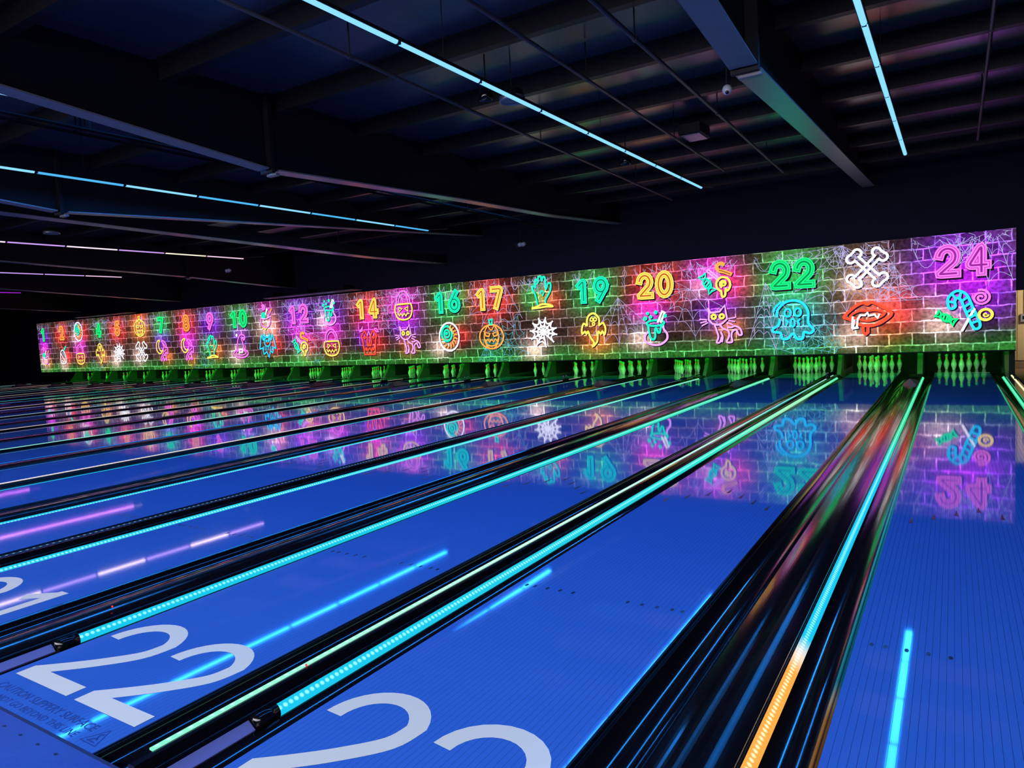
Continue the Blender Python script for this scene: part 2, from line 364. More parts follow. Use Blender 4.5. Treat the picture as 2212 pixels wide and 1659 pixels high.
# ------------------------------------------------------------------ ceiling light rows
def tube_mat(name, col, s): return emit(name, col, s)
T_BLUE = tube_mat('tube_blue', (0.28, 0.78, 1.3), 1.0)
T_BLUE2 = tube_mat('tube_blue_dim', (0.08, 0.5, 1.0), 1.0)
T_LIL = tube_mat('tube_lilac', (0.62, 0.36, 0.95), 1.0)
T_WHI = tube_mat('tube_pale_pink', (1.0, 0.82, 0.98), 1.1)
T_YEL = tube_mat('tube_pale_yellow', (1.0, 0.93, 0.72), 1.1)
T_PINK = tube_mat('tube_soft_pink', (0.95, 0.62, 0.85), 1.0)
T_MAG = tube_mat('tube_magenta', (0.45, 0.02, 0.75), 1.0); T_MAG2 = tube_mat('tube_violet', (0.6, 0.2, 0.95), 1.0)
ROWS = [(-0.81, 'b', 'row of blue light tubes hanging at the top right', 12.1), (-4.21, 'b', 'long row of blue light tubes crossing the top of the picture', 12.3),
        (-7.9, 'b', 'row of blue light tubes hidden behind the green and pink tinted roof beam', 12.3), (-10.95, 'b2', 'row of alternately bright blue light tubes at the left', 12.45),
        (-14.42, 'l', 'row of lilac light tubes mostly hidden by the long duct', 12.45), (-17.94, 'l', 'row of alternating white and lilac light tubes at the left edge', 12.48),
        (-21.3, 'm2', 'row of soft lilac light tubes, second lowest but one at the left edge', 12.4), (-24.48, 'l2', 'short looking row of pale lilac light tubes low at the left edge', 12.5), (-28.2, 'm2', 'far row of magenta light tubes behind the far beam', 12.5),
        (-32.0, 'm', 'farthest row of magenta light tubes ending just inside the left edge', 12.6)]
PITCH_T = 1.24
tubeme = {}
for X, kind, lab, yend in ROWS:
    t = empty('ceiling_light_row', (X, yend, 4.0)); tag(t, lab, 'light row', 'light rows under the roof')
    n = 11
    for k in range(n):
        mt = {'b': T_BLUE, 'b2': (T_BLUE2 if k % 2 == 0 else T_BLUE), 'l': ((T_PINK, T_YEL, T_LIL, T_WHI)[k % 4] if k < 3 else (T_WHI if k % 2 else T_LIL)),
              'l2': (T_PINK, T_LIL, T_LIL, T_WHI)[k % 4], 'm': T_MAG, 'm2': T_MAG2}[kind]
        key = mt.name
        if key not in tubeme:
            bm = bmesh.new(); nn = 8; rr = 0.026
            pr = [(rr*math.cos(a), rr*math.sin(a)) for a in [math.pi + math.pi*i/nn for i in range(nn+1)]]
            extrude_profile(bm, pr, -PITCH_T+0.045, -0.0, True)
            me = bpy.data.meshes.new('tube'); bm.normal_update(); bm.to_mesh(me); bm.free(); me.materials.append(mt); tubeme[key] = me
        o = bpy.data.objects.new('tube', tubeme[key]); C.objects.link(o); o.parent = t; o.location = (0, -k*PITCH_T, 0)
        if 'cl' not in tubeme:
            bm = bmesh.new(); box(bm, -0.018, 0.018, -0.044, 0.006, -0.02, 0.02)
            me = bpy.data.meshes.new('connector'); bm.to_mesh(me); bm.free(); me.materials.append(M_BLK); tubeme['cl'] = me
        o = bpy.data.objects.new('connector', tubeme['cl']); C.objects.link(o); o.parent = t; o.location = (0, -(k+1)*PITCH_T+0.041, 0)
    bm = bmesh.new(); box(bm, -0.034, 0.034, -n*PITCH_T, 0.02, 0.0, 0.03); obj('housing', bm, M_BLK, t)
    bm = bmesh.new()
    tube(bm, (0, 0.02, 0.015), (0.02, 0.75, 0.1), 0.006, 5); obj('lead', bm, M_PIPE, t)
    for y in (-1.0, -4.5, -8.0, -11.5):
        bm = bmesh.new(); tube(bm, (0, y, 0.03), (0, y, 0.62), 0.004, 4); obj('hanger', bm, M_BLK, t)

# small things under the roof
def dome_camera(loc, rot, label):
    t = empty('security_camera', loc); tag(t, label, 'camera')
    bm = bmesh.new(); lathe(bm, [(0, 0.05), (0.052, 0.05), (0.06, 0.035), (0.06, 0.0), (0.052, -0.02), (0.034, -0.045), (0, -0.055)], 16); obj('housing', bm, M_PLAST, t, True).rotation_euler = rot
    bm = bmesh.new(); lathe(bm, [(0, -0.05), (0.024, -0.053), (0.02, -0.066), (0, -0.07)], 12); obj('lens', bm, M_LENS, t, True).rotation_euler = rot
    t.scale = (.75, .75, .75)
    bm = bmesh.new(); tube(bm, (0, 0, 0.03), (0, 0, (4.42-loc[2])/.75), 0.014, 8); obj('stem', bm, M_BLK, t)
dome_camera((-1.96, 5.72, 3.63), (math.radians(-48), 0, math.radians(12)), 'white security camera beside the joint of the green lit beam')
def speaker(loc, label, r=0.14, ring=True):
    t = empty('ceiling_speaker', loc); tag(t, label, 'speaker')
    bm = bmesh.new(); lathe(bm, [(0, 0.0), (r*0.86, 0.0), (r*0.86, 0.01)], 20); obj('grille', bm, mat('speaker_grille', (0.12, 0.12, 0.16), 0.5, noise=0.6, nscale=60) if ring else M_BLK, t)
    bm = bmesh.new(); lathe(bm, [(r*0.87, 0.0), (r*0.9, -0.012), (r, -0.008), (r, 0.04), (r*0.87, 0.04)], 20); obj('rim', bm, M_METAL, t, True)
    bm = bmesh.new(); lathe(bm, [(r*0.98, 0.02), (r*0.8, 0.12), (0, 0.13)], 16); obj('back_can', bm, M_BLK, t, True)
    bm = bmesh.new(); tube(bm, (0, 0, 0.12), (0, 0, 0.6), 0.006, 5); obj('hanger', bm, M_BLK, t)
speaker((-4.42, 5.85, 4.08), 'round speaker grille hanging against the long blue light row', 0.15)
speaker((-16.9, 6.77, 4.1), 'round pale speaker hanging between the lilac light rows at left', 0.16)
def spot(loc, label):
    t = empty('spotlight_fitting', loc); tag(t, label, 'spotlight')
    bm = bmesh.new(); lathe(bm, [(0.075, 0), (0.085, 0.0), (0.09, 0.02), (0.06, 0.13), (0, 0.14)], 14); lathe(bm, [(0, 0.03), (0.075, 0.0)], 14, mi=1)
    o = obj('shade', bm, [M_CAP, M_LENS], t, True); o.rotation_euler = (0.5, 0.3, 0)
    bm = bmesh.new(); tube(bm, (0, 0, 0.12), (0, 0, 0.5), 0.008, 6); obj('stem', bm, M_BLK, t)
spot((-4.62, 5.62, 4.08), 'dark round spotlight left of the speaker grille under the blue row')
spot((-4.66, 9.73, 4.08), 'dark round spotlight under the far end of the long blue row')
def emergency(loc, label):
    t = empty('emergency_light', loc); tag(t, label, 'emergency light')
    obj('battery_box', bevel(boxm(-0.14, 0.1, -0.05, 0.05, -0.05, 0.05), 0.01), M_WEB, t)
    for x in (0.02, 0.12):
        bm = bmesh.new(); tube(bm, (x, -0.1, -0.02), (x, -0.02, 0.02), 0.05, 10); obj('lamp_head', bm, M_PLAST, t, True)
    obj('bracket', boxm(-0.02, 0.0, 0.0, 0.02, 0.04, 4.42-loc[2]), M_BLK, t)
emergency((-9.61, 14.55, 3.669), 'twin head emergency light under the roof above the seventeen')
emergency((-19.3, 12.95, 3.776), 'twin head emergency light near the end of the lilac row')
ab = empty('air_unit', (-3.48, 9.6, 4.26)); tag(ab, 'black boxy air unit under the roof between two thin pipes', 'air unit')
ac = obj('case', bevel(boxm(-0.17, 0.17, -0.25, 0.25, 0.0, 0.16), 0.01), M_BLK, ab)
obj('intake_panel', bevel(boxm(-0.14, 0.14, -0.21, 0.21, -0.015, 0.0), 0.004), M_BEAM, ac)

# ------------------------------------------------------------------ lanes
def ribbon2(bm, pts, wd, closed=False, z=0.0, plane='xy', mi=0):
    """flat stroke of width wd along 2-D pts."""
    P = [Vector((p[0], p[1])) for p in pts]
    n = len(P); L = []; Rr = []
    for i in range(n):
        a = P[(i-1) % n] if (closed or i > 0) else None
        b = P[(i+1) % n] if (closed or i < n-1) else None
        d1 = (P[i]-a).normalized() if a is not None and (P[i]-a).length > 1e-6 else None
        d2 = (b-P[i]).normalized() if b is not None and (b-P[i]).length > 1e-6 else None
        if d1 is None: d1 = d2
        if d2 is None: d2 = d1
        if d1 is None: d1 = d2 = Vector((1, 0))
        n1 = Vector((-d1.y, d1.x)); n2 = Vector((-d2.y, d2.x))
        mt = n1+n2
        if mt.length < 0.2: mt = n1
        mt.normalize(); k = min(1.3, 1/max(0.35, mt.dot(n1)))
        o = mt*k*wd/2
        f = (lambda q: (q.x, q.y, z)) if plane == 'xy' else (lambda q: (q.x, z, q.y))
        L.append(bm.verts.new(f(P[i]+o))); Rr.append(bm.verts.new(f(P[i]-o)))
    for i in range(n if closed else n-1):
        j = (i+1) % n
        vs = (Rr[i], Rr[j], L[j], L[i])
        q = bm.faces.new(vs); q.material_index = mi
def smooth(pts, closed=False, n=6):
    P = [Vector((p[0], p[1])) for p in pts]; m_ = len(P); out = []
    for i in range(m_ if closed else m_-1):
        p0 = P[(i-1) % m_] if (closed or i > 0) else P[i]; p1 = P[i]; p2 = P[(i+1) % m_]; p3 = P[(i+2) % m_] if (closed or i+2 < m_) else p2
        for k in range(n):
            t = k/n
            q = 0.5*((2*p1)+(p2-p0)*t+(2*p0-5*p1+4*p2-p3)*t*t+(3*p1-p0-3*p2+p3)*t*t*t)
            out.append((q.x, q.y))
    if not closed: out.append((P[-1].x, P[-1].y))
    return out
def arc(cx_, cy_, rx, ry, a0, a1, n=16):
    return [(cx_+rx*math.cos(math.radians(a0+(a1-a0)*i/n)), cy_+ry*math.sin(math.radians(a0+(a1-a0)*i/n))) for i in range(n+1)]
# digit skeletons in a unit box (x 0..1, y 0..1)
DIG = {
 '0': [(arc(.5, .5, .5, .5, 90, 450, 32), True)],
 '1': [([(.12, .78), (.52, 1.0), (.52, 0)], False)],
 '2': [(arc(.5, .68, .47, .32, 168, 0, 14)+smooth([(.97, .68), (.88, .48), (.5, .25), (.06, .0)], False, 5)[1:]+[(1.0, 0)], False)],
 '3': [(arc(.48, .75, .42, .25, 160, -85, 14)+arc(.48, .26, .48, .26, 85, -160, 16)[1:], False)],
 '4': [([(.98, .26), (.02, .26), (.72, 1.0), (.72, 0)], False)],
 '5': [([(.92, 1.0), (.2, 1.0), (.12, .56)]+arc(.48, .33, .48, .33, 130, -155, 16), False)],
 '6': [(smooth([(.72, 1.0), (.4, .72), (.08, .42)], False, 5)+arc(.5, .31, .46, .31, 170, 530, 24), False)],
 '7': [([(.02, 1.0), (.98, 1.0), (.36, 0)], False)],
 '8': [(arc(.5, .75, .4, .25, -90, 270, 20), True), (arc(.5, .26, .48, .26, 90, 450, 22), True)],
 '9': [(smooth([(.28, 0), (.6, .28), (.92, .58)], False, 5)+arc(.5, .69, .46, .31, -10, 350, 24), False)],
}
# big lane numerals as the photograph shows them: open, wide strokes
def lane_digit(ch, x0, y0, w_, h_, sw):
    s = sw/2
    if ch == '2':
        r = 0.5
        p = arc(.5, .66, .5, .34, 180, 20, 16)+smooth([(.97, .77), (.9, .57), (.58, .34), (.26, .16), (-.03, .015)], False, 5)[1:]
        return [(p, False), ([(-0.1, .0), (1.11, .0)], False)]
    if ch == '3':
        return [(arc(.5, .68, .5, .32, 178, -60, 18)+[(.62, .5), (.42, .5)], False), (arc(.48, .24, .52, .26, 70, -165, 18), False)]
    if ch == '1':
        return [([(.25, .79), (.7, .985)], False), ([(.72, 1.06), (.72, 0)], False)]
    if ch == '4': return [([(1, .28), (.0, .28), (.72, 1.0), (.72, 0)], False)]
    return DIG[ch]

gut_prof = []
for i in range(21):
    a = math.pi + math.pi*i/20
    gut_prof.append((0.1175*math.cos(a), -0.004+0.088*math.sin(a)))
gbm = bmesh.new(); ys = [0, 2, 5, 9, 13, 17.3, 19.6]
extrude_profile(gbm, [(x, z) for x, z in gut_prof]+[(0.1175, -0.12), (-0.1175, -0.12)], 0, 17.76, True)
GUT_ME = bpy.data.meshes.new('gutter'); gbm.normal_update(); gbm.to_mesh(GUT_ME); gbm.free(); GUT_ME.materials.append(M_GUT)
for p in GUT_ME.polygons: p.use_smooth = abs(p.normal.y) < 0.5 and len(p.vertices) == 4 and p.center.z > -0.1 and abs(p.center.x) < 0.117
LANE_ME = bpy.data.meshes.new('lane_surface'); b_ = bevel(boxm(-HW, HW, 0, DECK-0.012, -0.11, 0.0), 0.002); b_.to_mesh(LANE_ME); b_.free(); LANE_ME.materials.append(M_LANE)
DECK_ME = bpy.data.meshes.new('pin_deck'); b_ = boxm(-HW, HW, DECK+0.012, LEND, -0.11, 0.0); b_.to_mesh(DECK_ME); b_.free(); DECK_ME.materials.append(M_DECK)
JOIN_ME = bpy.data.meshes.new('deck_joint'); b_ = boxm(-HW, HW, DECK-0.012, DECK+0.012, -0.11, 0.0004); b_.to_mesh(JOIN_ME); b_.free(); JOIN_ME.materials.append(mat('deck_joint_pale', (0.75, 0.75, 0.7), 0.6))
BRD_ME = bpy.data.meshes.new('board'); g_ = 0.0005
b_ = boxm(-BOARD/2+g_, BOARD/2-g_, 0, DECK-0.012, -0.03, 0.0); b_.to_mesh(BRD_ME); b_.free(); BRD_ME.materials.append(M_BOARD)
b_ = bmesh.new()
v = [b_.verts.new(p) for p in ((-0.013, 0, 0.0006), (0.013, 0, 0.0006), (0, 0.17, 0.0006))]; b_.faces.new(v)
ARR_ME = bpy.data.meshes.new('arrow_marker'); b_.to_mesh(ARR_ME); b_.free(); ARR_ME.materials.append(M_MARK)
b_ = bmesh.new(); b_.faces.new([b_.verts.new((0.009*math.cos(t), 0.019*math.sin(t), 0.0006)) for t in [2*math.pi*i/10 for i in range(10)]])
DOT_ME = bpy.data.meshes.new('guide_dot'); b_.to_mesh(DOT_ME); b_.free(); DOT_ME.materials.append(M_MARK)
def inst(name, me, parent, loc=(0,0,0)):
    o = bpy.data.objects.new(name, me); C.objects.link(o); o.parent = parent; o.location = loc; return o
def text_mesh(body, size, align='LEFT', bold=0.0):
    cu = bpy.data.curves.new('t', 'FONT'); cu.body = body; cu.size = size; cu.align_x = align; cu.resolution_u = 2; cu.offset = bold
    o = bpy.data.objects.new('t', cu); C.objects.link(o)
    dg = bpy.context.evaluated_depsgraph_get(); me = bpy.data.meshes.new_from_object(o.evaluated_get(dg))
    bpy.data.objects.remove(o); return me
T1 = text_mesh('CAUTION SLIPPERY SURFACE', 0.073); T2 = text_mesh('DO NOT GO BEYOND THIS LINE', 0.06)
for t_, L in ((T1, 0.80), (T2, 0.74)):
    t_.materials.clear(); t_.materials.append(M_CAUT)
    xs = [v.co.x for v in t_.vertices]; k = L/(max(xs)-min(xs)); x0 = min(xs)
    for v in t_.vertices: v.co.x = (v.co.x-x0)*k; v.co.y = v.co.y*0.8; v.co.z = 0
b_ = bmesh.new()
tri = [(0.386, 0.03), (0.49, 0.03), (0.438, 0.118)]
ribbon2(b_, tri, 0.006, True); ribbon2(b_, [(0.42, 0.045), (0.44, 0.065), (0.43, 0.085), (0.445, 0.09)], 0.008); ribbon2(b_, [(0.41, 0.042), (0.462, 0.042)], 0.006); ribbon2(b_, [(0.44, 0.065), (0.455, 0.055)], 0.007)
TRI_ME = bpy.data.meshes.new('warning_triangle'); b_.to_mesh(TRI_ME); b_.free(); TRI_ME.materials.append(M_CAUT)

UP = {1: 'green one', 2: 'orange two', 3: 'eyeball', 4: 'green four', 5: 'orange five', 6: 'yellow pumpkin', 7: 'green seven', 8: 'orange eight', 9: 'pink nine', 10: 'green ten', 11: 'pink potion cup', 12: 'pink twelve',
      13: 'bubbling flask', 14: 'yellow fourteen', 15: 'pumpkin bucket', 16: 'green sixteen', 17: 'yellow seventeen', 18: 'green zombie hand', 19: 'green nineteen', 20: 'yellow twenty', 21: 'candy group', 22: 'green twenty-two', 23: 'white crossbones', 24: 'pink twenty-four'}
ends_extra = {24: 'bowling lane at the right edge, under the pink twenty-four', 23: 'blue bowling lane painted with a white twenty-three at its near end', 22: 'blue bowling lane painted with a white twenty-two and a caution text', 21: 'blue bowling lane with part of a white twenty-one at the left edge'}
lane_root = {}
for n in range(24, 0, -1):
    t = empty('bowling_lane', (cx(n), 0, 0)); lane_root[n] = t
    tag(t, ends_extra.get(n, 'glossy lane running to the pins below the neon %s on the mural' % UP[n]), 'bowling lane', 'bowling lanes')
    if n >= 22:
        obj('lane_bed', boxm(-HW+0.001, HW-0.001, 0.001, DECK-0.013, -0.11, -0.03), M_GAP, t)
        for k in range(39): inst('board', BRD_ME, t, (-HW+(k+0.5)*BOARD, 0, 0))
    else:
        inst('lane_surface', LANE_ME, t)
    inst('pin_deck', DECK_ME, t); inst('deck_joint', JOIN_ME, t)
    for k in range(-3, 4): inst('arrow_marker', ARR_ME, t, (k*5*BOARD, 4.70-abs(k)*0.15, 0))
    for bd in (3, 5, 8, 11, 14):
        for s in (-1, 1): inst('guide_dot', DOT_ME, t, (s*(HW-(bd-0.5)*BOARD), 2.134, 0))
    s = '%d' % n
    xs = (-0.44, 0.08) if len(s) == 2 else (-0.18,)
    for ch, x0 in zip(s, xs):
        bm = bmesh.new(); W_, H_, sw = 0.375, 0.595, 0.084
        for i, (pts, cl) in enumerate(lane_digit(ch, 0, 0, 0, 0, sw)):
            ribbon2(bm, [(x0+px*W_, 0.219+py*H_) for px, py in pts], sw, cl, 0.0008+0.0005*i)
        obj('numeral', bm, M_WHITE, t)
    if n >= 19:
        o = inst('caution_text', T1, t, (-0.43, 0.078, 0.0008)); o2 = inst('caution_text', T2, t, (-0.40, 0.022, 0.0008)); inst('warning_triangle', TRI_ME, t, (0, 0, 0.0008))

# foul line, approach dots
fl = tag(obj('foul_line', boxm(XL-0.3, 1.0, -0.012, 0.0, -0.3, 0.0015), M_FOUL), 'dark foul line strip across the lanes at the lower left corner', 'foul line')
bm = bmesh.new()
ad = empty('approach_markers', (cx(22), -0.066, 0)); 
tag(ad, 'row of small dark dots on the approach floor before the lane painted twenty-two', 'floor markers')
for k in range(-3, 4):
    b_ = bmesh.new(); b_.faces.new([b_.verts.new((0.011*math.cos(q), 0.006*math.sin(q), 0.0008)) for q in [2*math.pi*i/10 for i in range(10)]])
    o = obj('marker_dot', b_, M_MARK, ad); o.location = (k*5*BOARD+0.002, 0, 0)

# ------------------------------------------------------------------ dividers between lanes, with their LED strips
OR = (1.0, 0.42, 0.07); CYN = (0.01, 0.55, 0.86); GRN = (0.03, 0.72, 0.36); MNT = (0.25, 0.95, 0.68); PAL = (0.55, 0.9, 0.75); WRM = (0.95, 0.72, 0.62); TEA = (0.05, 0.6, 0.55); DIM = (0.01, 0.03, 0.12); BLU = (0.05, 0.4, 0.85)
THICK = {24: [(0, OR), (1.85, OR), (2.0, (1, .85, .7)), (2.15, CYN), (5.8, CYN), (8.5, GRN), (17.5, (0.04, 0.75, 0.32))],
         23: [(0, CYN), (4.2, (0.02, .62, .75)), (7.5, (0.04, .78, .5)), (11, (0.3, .85, .42)), (14, (.22, .85, .42)), (17.5, (.03, .7, .3))],
         22: [(0, CYN), (4.5, (0.01, .58, .72)), (9, (.03, .72, .5)), (17.5, (.12, .75, .42))],
         21: [(0, CYN), (6, (.02, .6, .7)), (10, (.08, .68, .55)), (17.5, (.15, .65, .4))],
         20: [(0, CYN), (6, (.02, .55, .7)), (17.5, (.12, .6, .45))], 19: [(0, CYN), (8, (.03, .55, .65)), (17.5, (.15, .55, .42))],
         18: [(0, BLU), (8, (.08, .5, .7)), (17.5, (.15, .5, .45))], 17: [(0, BLU), (9, (.1, .42, .6)), (17.5, (.1, .4, .35))]}
THIN = {22: [(0, MNT), (3, (.6, 1, .85)), (7, (.5, .95, .75)), (11, (.1, .7, .75)), (17.5, (.4, .8, .7))], 20: [(0, DIM), (9, DIM), (17.5, (.05, .1, .12))],
        18: [(0, (.95, .9, .95)), (8, (.8, .62, .55)), (17.5, (.5, .45, .4))], 16: [(0, MNT), (9, (.4, .8, .7)), (17.5, (.5, .5, .45))], 14: [(0, WRM), (17.5, (.5, .36, .32))],
        12: [(0, (.45, .65, .75)), (17.5, (.35, .5, .5))], 10: [(0, WRM), (17.5, (.5, .36, .3))], 8: [(0, TEA), (12, (.08, .55, .45)), (17.5, (.2, .5, .42))],
        6: [(0, WRM), (17.5, (.5, .38, .3))], 4: [(0, (.2, .5, .5)), (17.5, (.2, .4, .38))], 2: [(0, WRM), (17.5, (.45, .35, .3))]}
TK_S = 1.05
tk_def = ramp_emit('led_left_lanes', [(0, (.12, .3, .55)), (17.5, (.1, .3, .3))], 0.7, False)
dot_red_me = bpy.data.meshes.new('indicator'); b_ = bmesh.new(); bmesh.ops.create_uvsphere(b_, u_segments=8, v_segments=5, radius=0.0055); b_.to_mesh(dot_red_me); b_.free(); dot_red_me.materials.append(M_RED)

def slant(bm, s, y0, y1, mi=0):
    """strip set at 45 degrees in the gutter's outer edge: s = +1 faces right."""
    pr = [(-0.003*s, -0.027), (0.041*s, -0.060), (0.037*s, -0.068), (-0.012*s, -0.034)]
    if s < 0: pr = pr[::-1]
    extrude_profile(bm, pr[::-1], y0, y1, True)
def divider_common(t, xr, ystart, key):
    """LED strip facing right, on the left edge of lane `key`; xr = its top edge in the divider's own x."""
    bm = bmesh.new(); slant(bm, 1, ystart, 17.15)
    mt = ramp_emit('led_lane_%d' % key, THICK[key], TK_S) if key in THICK else tk_def
    o = obj('led_strip', bm, mt, t); o.location = (xr, 0, 0)
    if key >= 19:
        bm = bmesh.new(); slant(bm, 1, 0.02, 0.455); o = obj('strip_cover', bm, M_COVER, t); o.location = (xr, 0, 0)
        bm = bmesh.new(); tube(bm, (xr+0.012, 0.462, -0.05), (xr+0.012, ystart-0.004, -0.05), 0.036, 14); obj('end_cylinder', bm, M_CAP, t, True)
    o = inst('indicator', dot_red_me, t, (xr-0.045, 0.80, 0.035))
for n in range(24, 1, -1):
    # gap on the left of lane n
    mid = (cx(n)+cx(n-1))/2
    wide = (n % 2 == 0)
    half = (cx(n)-cx(n-1)-2*HW)/2 - 0.235
    gx = (half+0.1175)
    if wide:
        t = empty('ball_return_cover', (mid, 0, 0)); tag(t, 'broad ball return cover between the lanes under %s and %s' % (UP[n-1], UP[n]), 'lane divider', 'covers between lane pairs')
        pr = [(-half, -0.1), (-half, 0.0)]+[(-half+2*half*i/20, 0.0+0.026*math.sin(math.pi*i/20)) for i in range(1, 20)]+[(half, 0.0), (half, -0.1)]
        bm = bmesh.new(); extrude_profile(bm, pr[::-1], 0.004, 14.6, True); o = obj('cover', bm, M_CAP, t)
        for p in o.data.polygons: p.use_smooth = p.normal.z > 0.2
        bm = bmesh.new(); box(bm, -half, half, 14.6, 17.4, -0.1, 0.012); obj('rear_cover', bevel(bm, 0.008), M_BLK, t)
        # faceted black hood over the ball exit
        bm = bmesh.new()
        pk = bm.verts.new((0, 14.6, 0.14)); q = [bm.verts.new(p) for p in ((-0.13, 14.5, 0.01), (0, 14.25, 0.01), (0.13, 14.5, 0.01), (0.13, 15.6, 0.01), (-0.13, 15.6, 0.01))]
        for i in range(5): bm.faces.new((q[i], q[(i+1) % 5], pk))
        obj('hood', bm, mat('hood_grey', (0.05, 0.045, 0.055), 0.4), t)
        divider_common(t, half+0.004, 0.58, n)
    else:
        t = empty('lane_divider', (mid, 0, 0)); tag(t, 'narrow black divider between the lanes under %s and %s' % (UP[n-1], UP[n]), 'lane divider', 'dividers between lanes')
        bm = bmesh.new(); pr = [(-half, -0.1), (-half, 0.026), (-half*0.6, 0.03), (half*0.6, 0.03), (half, 0.0), (half, -0.1)]
        extrude_profile(bm, pr[::-1], 0.004, 17.4, True); obj('cap', bm, M_CAP, t)
        m_ = n-1
        if m_ in THIN:
            bm = bmesh.new(); box(bm, -half-0.012, -half+0.008, 0.09, 15.9, 0.028, 0.036)
            obj('led_strip', bm, ramp_emit('led_thin_%d' % m_, THIN[m_], 1.0, m_ >= 14, 0.045, -half-0.002), t)
            bm = bmesh.new(); box(bm, -half-0.012, -half+0.008, 16.25, 17.0, 0.028, 0.036)
            obj('led_strip', bm, ramp_emit('led_thin_end_%d' % m_, THIN[m_], 0.9, False), t)
        br = bevel(boxm(-half-0.03, half, 15.92, 16.2, 0.02, 0.075), 0.006); bk = obj('bracket', br, M_BLK, t)
        for y in (15.97, 16.15):
            bm = bmesh.new(); lathe(bm, [(0.012, 0), (0.012, 0.05), (0.022, 0.055), (0.026, 0.075), (0.018, 0.095), (0, 0.1)], 10, c=(-half, y, 0.07)); obj('post', bm, M_METAL, bk, True)
        divider_common(t, half+0.004, 0.58, n)
    for g in (-gx, gx): inst('gutter', GUT_ME, t, (g, 0, 0))
# outer dividers
t = empty('side_divider', (HW+0.235+0.05, 0, 0)); tag(t, 'black outer divider right of the last lane with green and yellow light strips', 'lane divider')
extr = bmesh.new(); extrude_profile(extr, [(-0.05, -0.1), (0.1, -0.1), (0.1, 0.026), (-0.05, 0.026)], 0.004, 17.4, True); obj('cap', extr, M_CAP, t)
bm = bmesh.new(); slant(bm, -1, 0.3, 17.15); o = obj('led_strip', bm, ramp_emit('led_side_green', [(0, CYN), (4, CYN), (8, GRN), (17.5, (.04, .75, .32))], 1.05, True, 0.029, -0.019), t); o.location = (-0.054, 0, 0)
bm = bmesh.new(); box(bm, 0.035, 0.06, 0.1, 16.6, 0.027, 0.037); obj('led_strip', bm, ramp_emit('led_side_yellow', [(0, WRM), (10, (1, .8, .45)), (17.5, (1, .88, .5))], 1.15, False), t)
obj('bracket', bevel(boxm(0.04, 0.1, 15.6, 15.75, 0.03, 0.08), 0.006), M_BLK, t)
inst('gutter', GUT_ME, t, (-0.05-0.1175, 0, 0))
obj('end_post', boxm(0.03, 0.13, 17.0, 17.12, -0.1, 0.62), M_BLK, t)
t = empty('side_divider', (cx(1)-HW-0.235-0.05, 0, 0)); tag(t, 'low black outer divider left of the first lane, far left', 'lane divider')
extr = bmesh.new(); extrude_profile(extr, [(-0.1, -0.1), (0.05, -0.1), (0.05, 0.026), (-0.1, 0.026)], 0.004, 17.4, True); obj('cap', extr, M_CAP, t)
bm = bmesh.new(); slant(bm, 1, 0.3, 17.15); o = obj('led_strip', bm, tk_def, t); o.location = (0.054, 0, 0)
obj('bracket', bevel(boxm(-0.03, 0.05, 15.92, 16.2, 0.02, 0.075), 0.006), M_BLK, t)
bm = bmesh.new(); box(bm, -0.03, -0.01, 0.1, 15.9, 0.027, 0.036); obj('led_strip', bm, ramp_emit('led_left_side', [(0, (.2, .5, .5)), (17.5, (.2, .45, .42))], .9, False), t)

inst('gutter', GUT_ME, t, (0.05+0.1175, 0, 0))

# kickbacks: the side plates of the pin pits
def kickback(x, hw, label, pads=(-1, 1), top=0.72):
    t = empty('kickback', (x, 17.36, 0)); tag(t, label, 'kickback plate', 'kickback plates between the pin decks')
    bm = bmesh.new()
    pr = [(0.42, -0.28), (0.42, 0.0), (0.45, 0.05), (0.6, 0.22), (0.72, 0.4), (0.8, top), (2.9, top), (2.9, -0.28)]
    a = [bm.verts.new((-hw, y, z)) for y, z in pr]; b = [bm.verts.new((hw, y, z)) for y, z in pr]
    for i in range(8): bm.faces.new((a[i], a[(i+1) % 8], b[(i+1) % 8], b[i]))
    bm.faces.new(a); bm.faces.new(b[::-1]); bmesh.ops.recalc_face_normals(bm, faces=bm.faces[:])
    pl = obj('plate', bm, M_KICK, t)
    for s in (-1, 1): obj('pan', boxm(min(s*hw, s*(hw+0.17)), max(s*hw, s*(hw+0.17)), 0.42, 2.2, -0.12, -0.085), M_GUT, t)
    for s in pads: obj('pad', bevel(boxm(min(s*hw, s*(hw+0.012)), max(s*hw, s*(hw+0.012)), 1.02, 2.7, 0.05, 0.6), 0.004), M_KPAD, pl)
for n in range(24, 1, -1):
    kickback((cx(n)+cx(n-1))/2+(0.06 if n % 2 == 0 else 0), 0.055 if n % 2 == 0 else 0.045, 'green lit side plate left of the pins below the neon %s' % UP[n])
kickback(0.86, 0.05, 'dark side plate right of the pins below the pink twenty-four', (-1,), 1.6)  # top raised out of view to keep green lamp light off the passage wall
kickback(cx(1)-0.82, 0.05, 'dark side plate left of the pins below the green one', (1,))

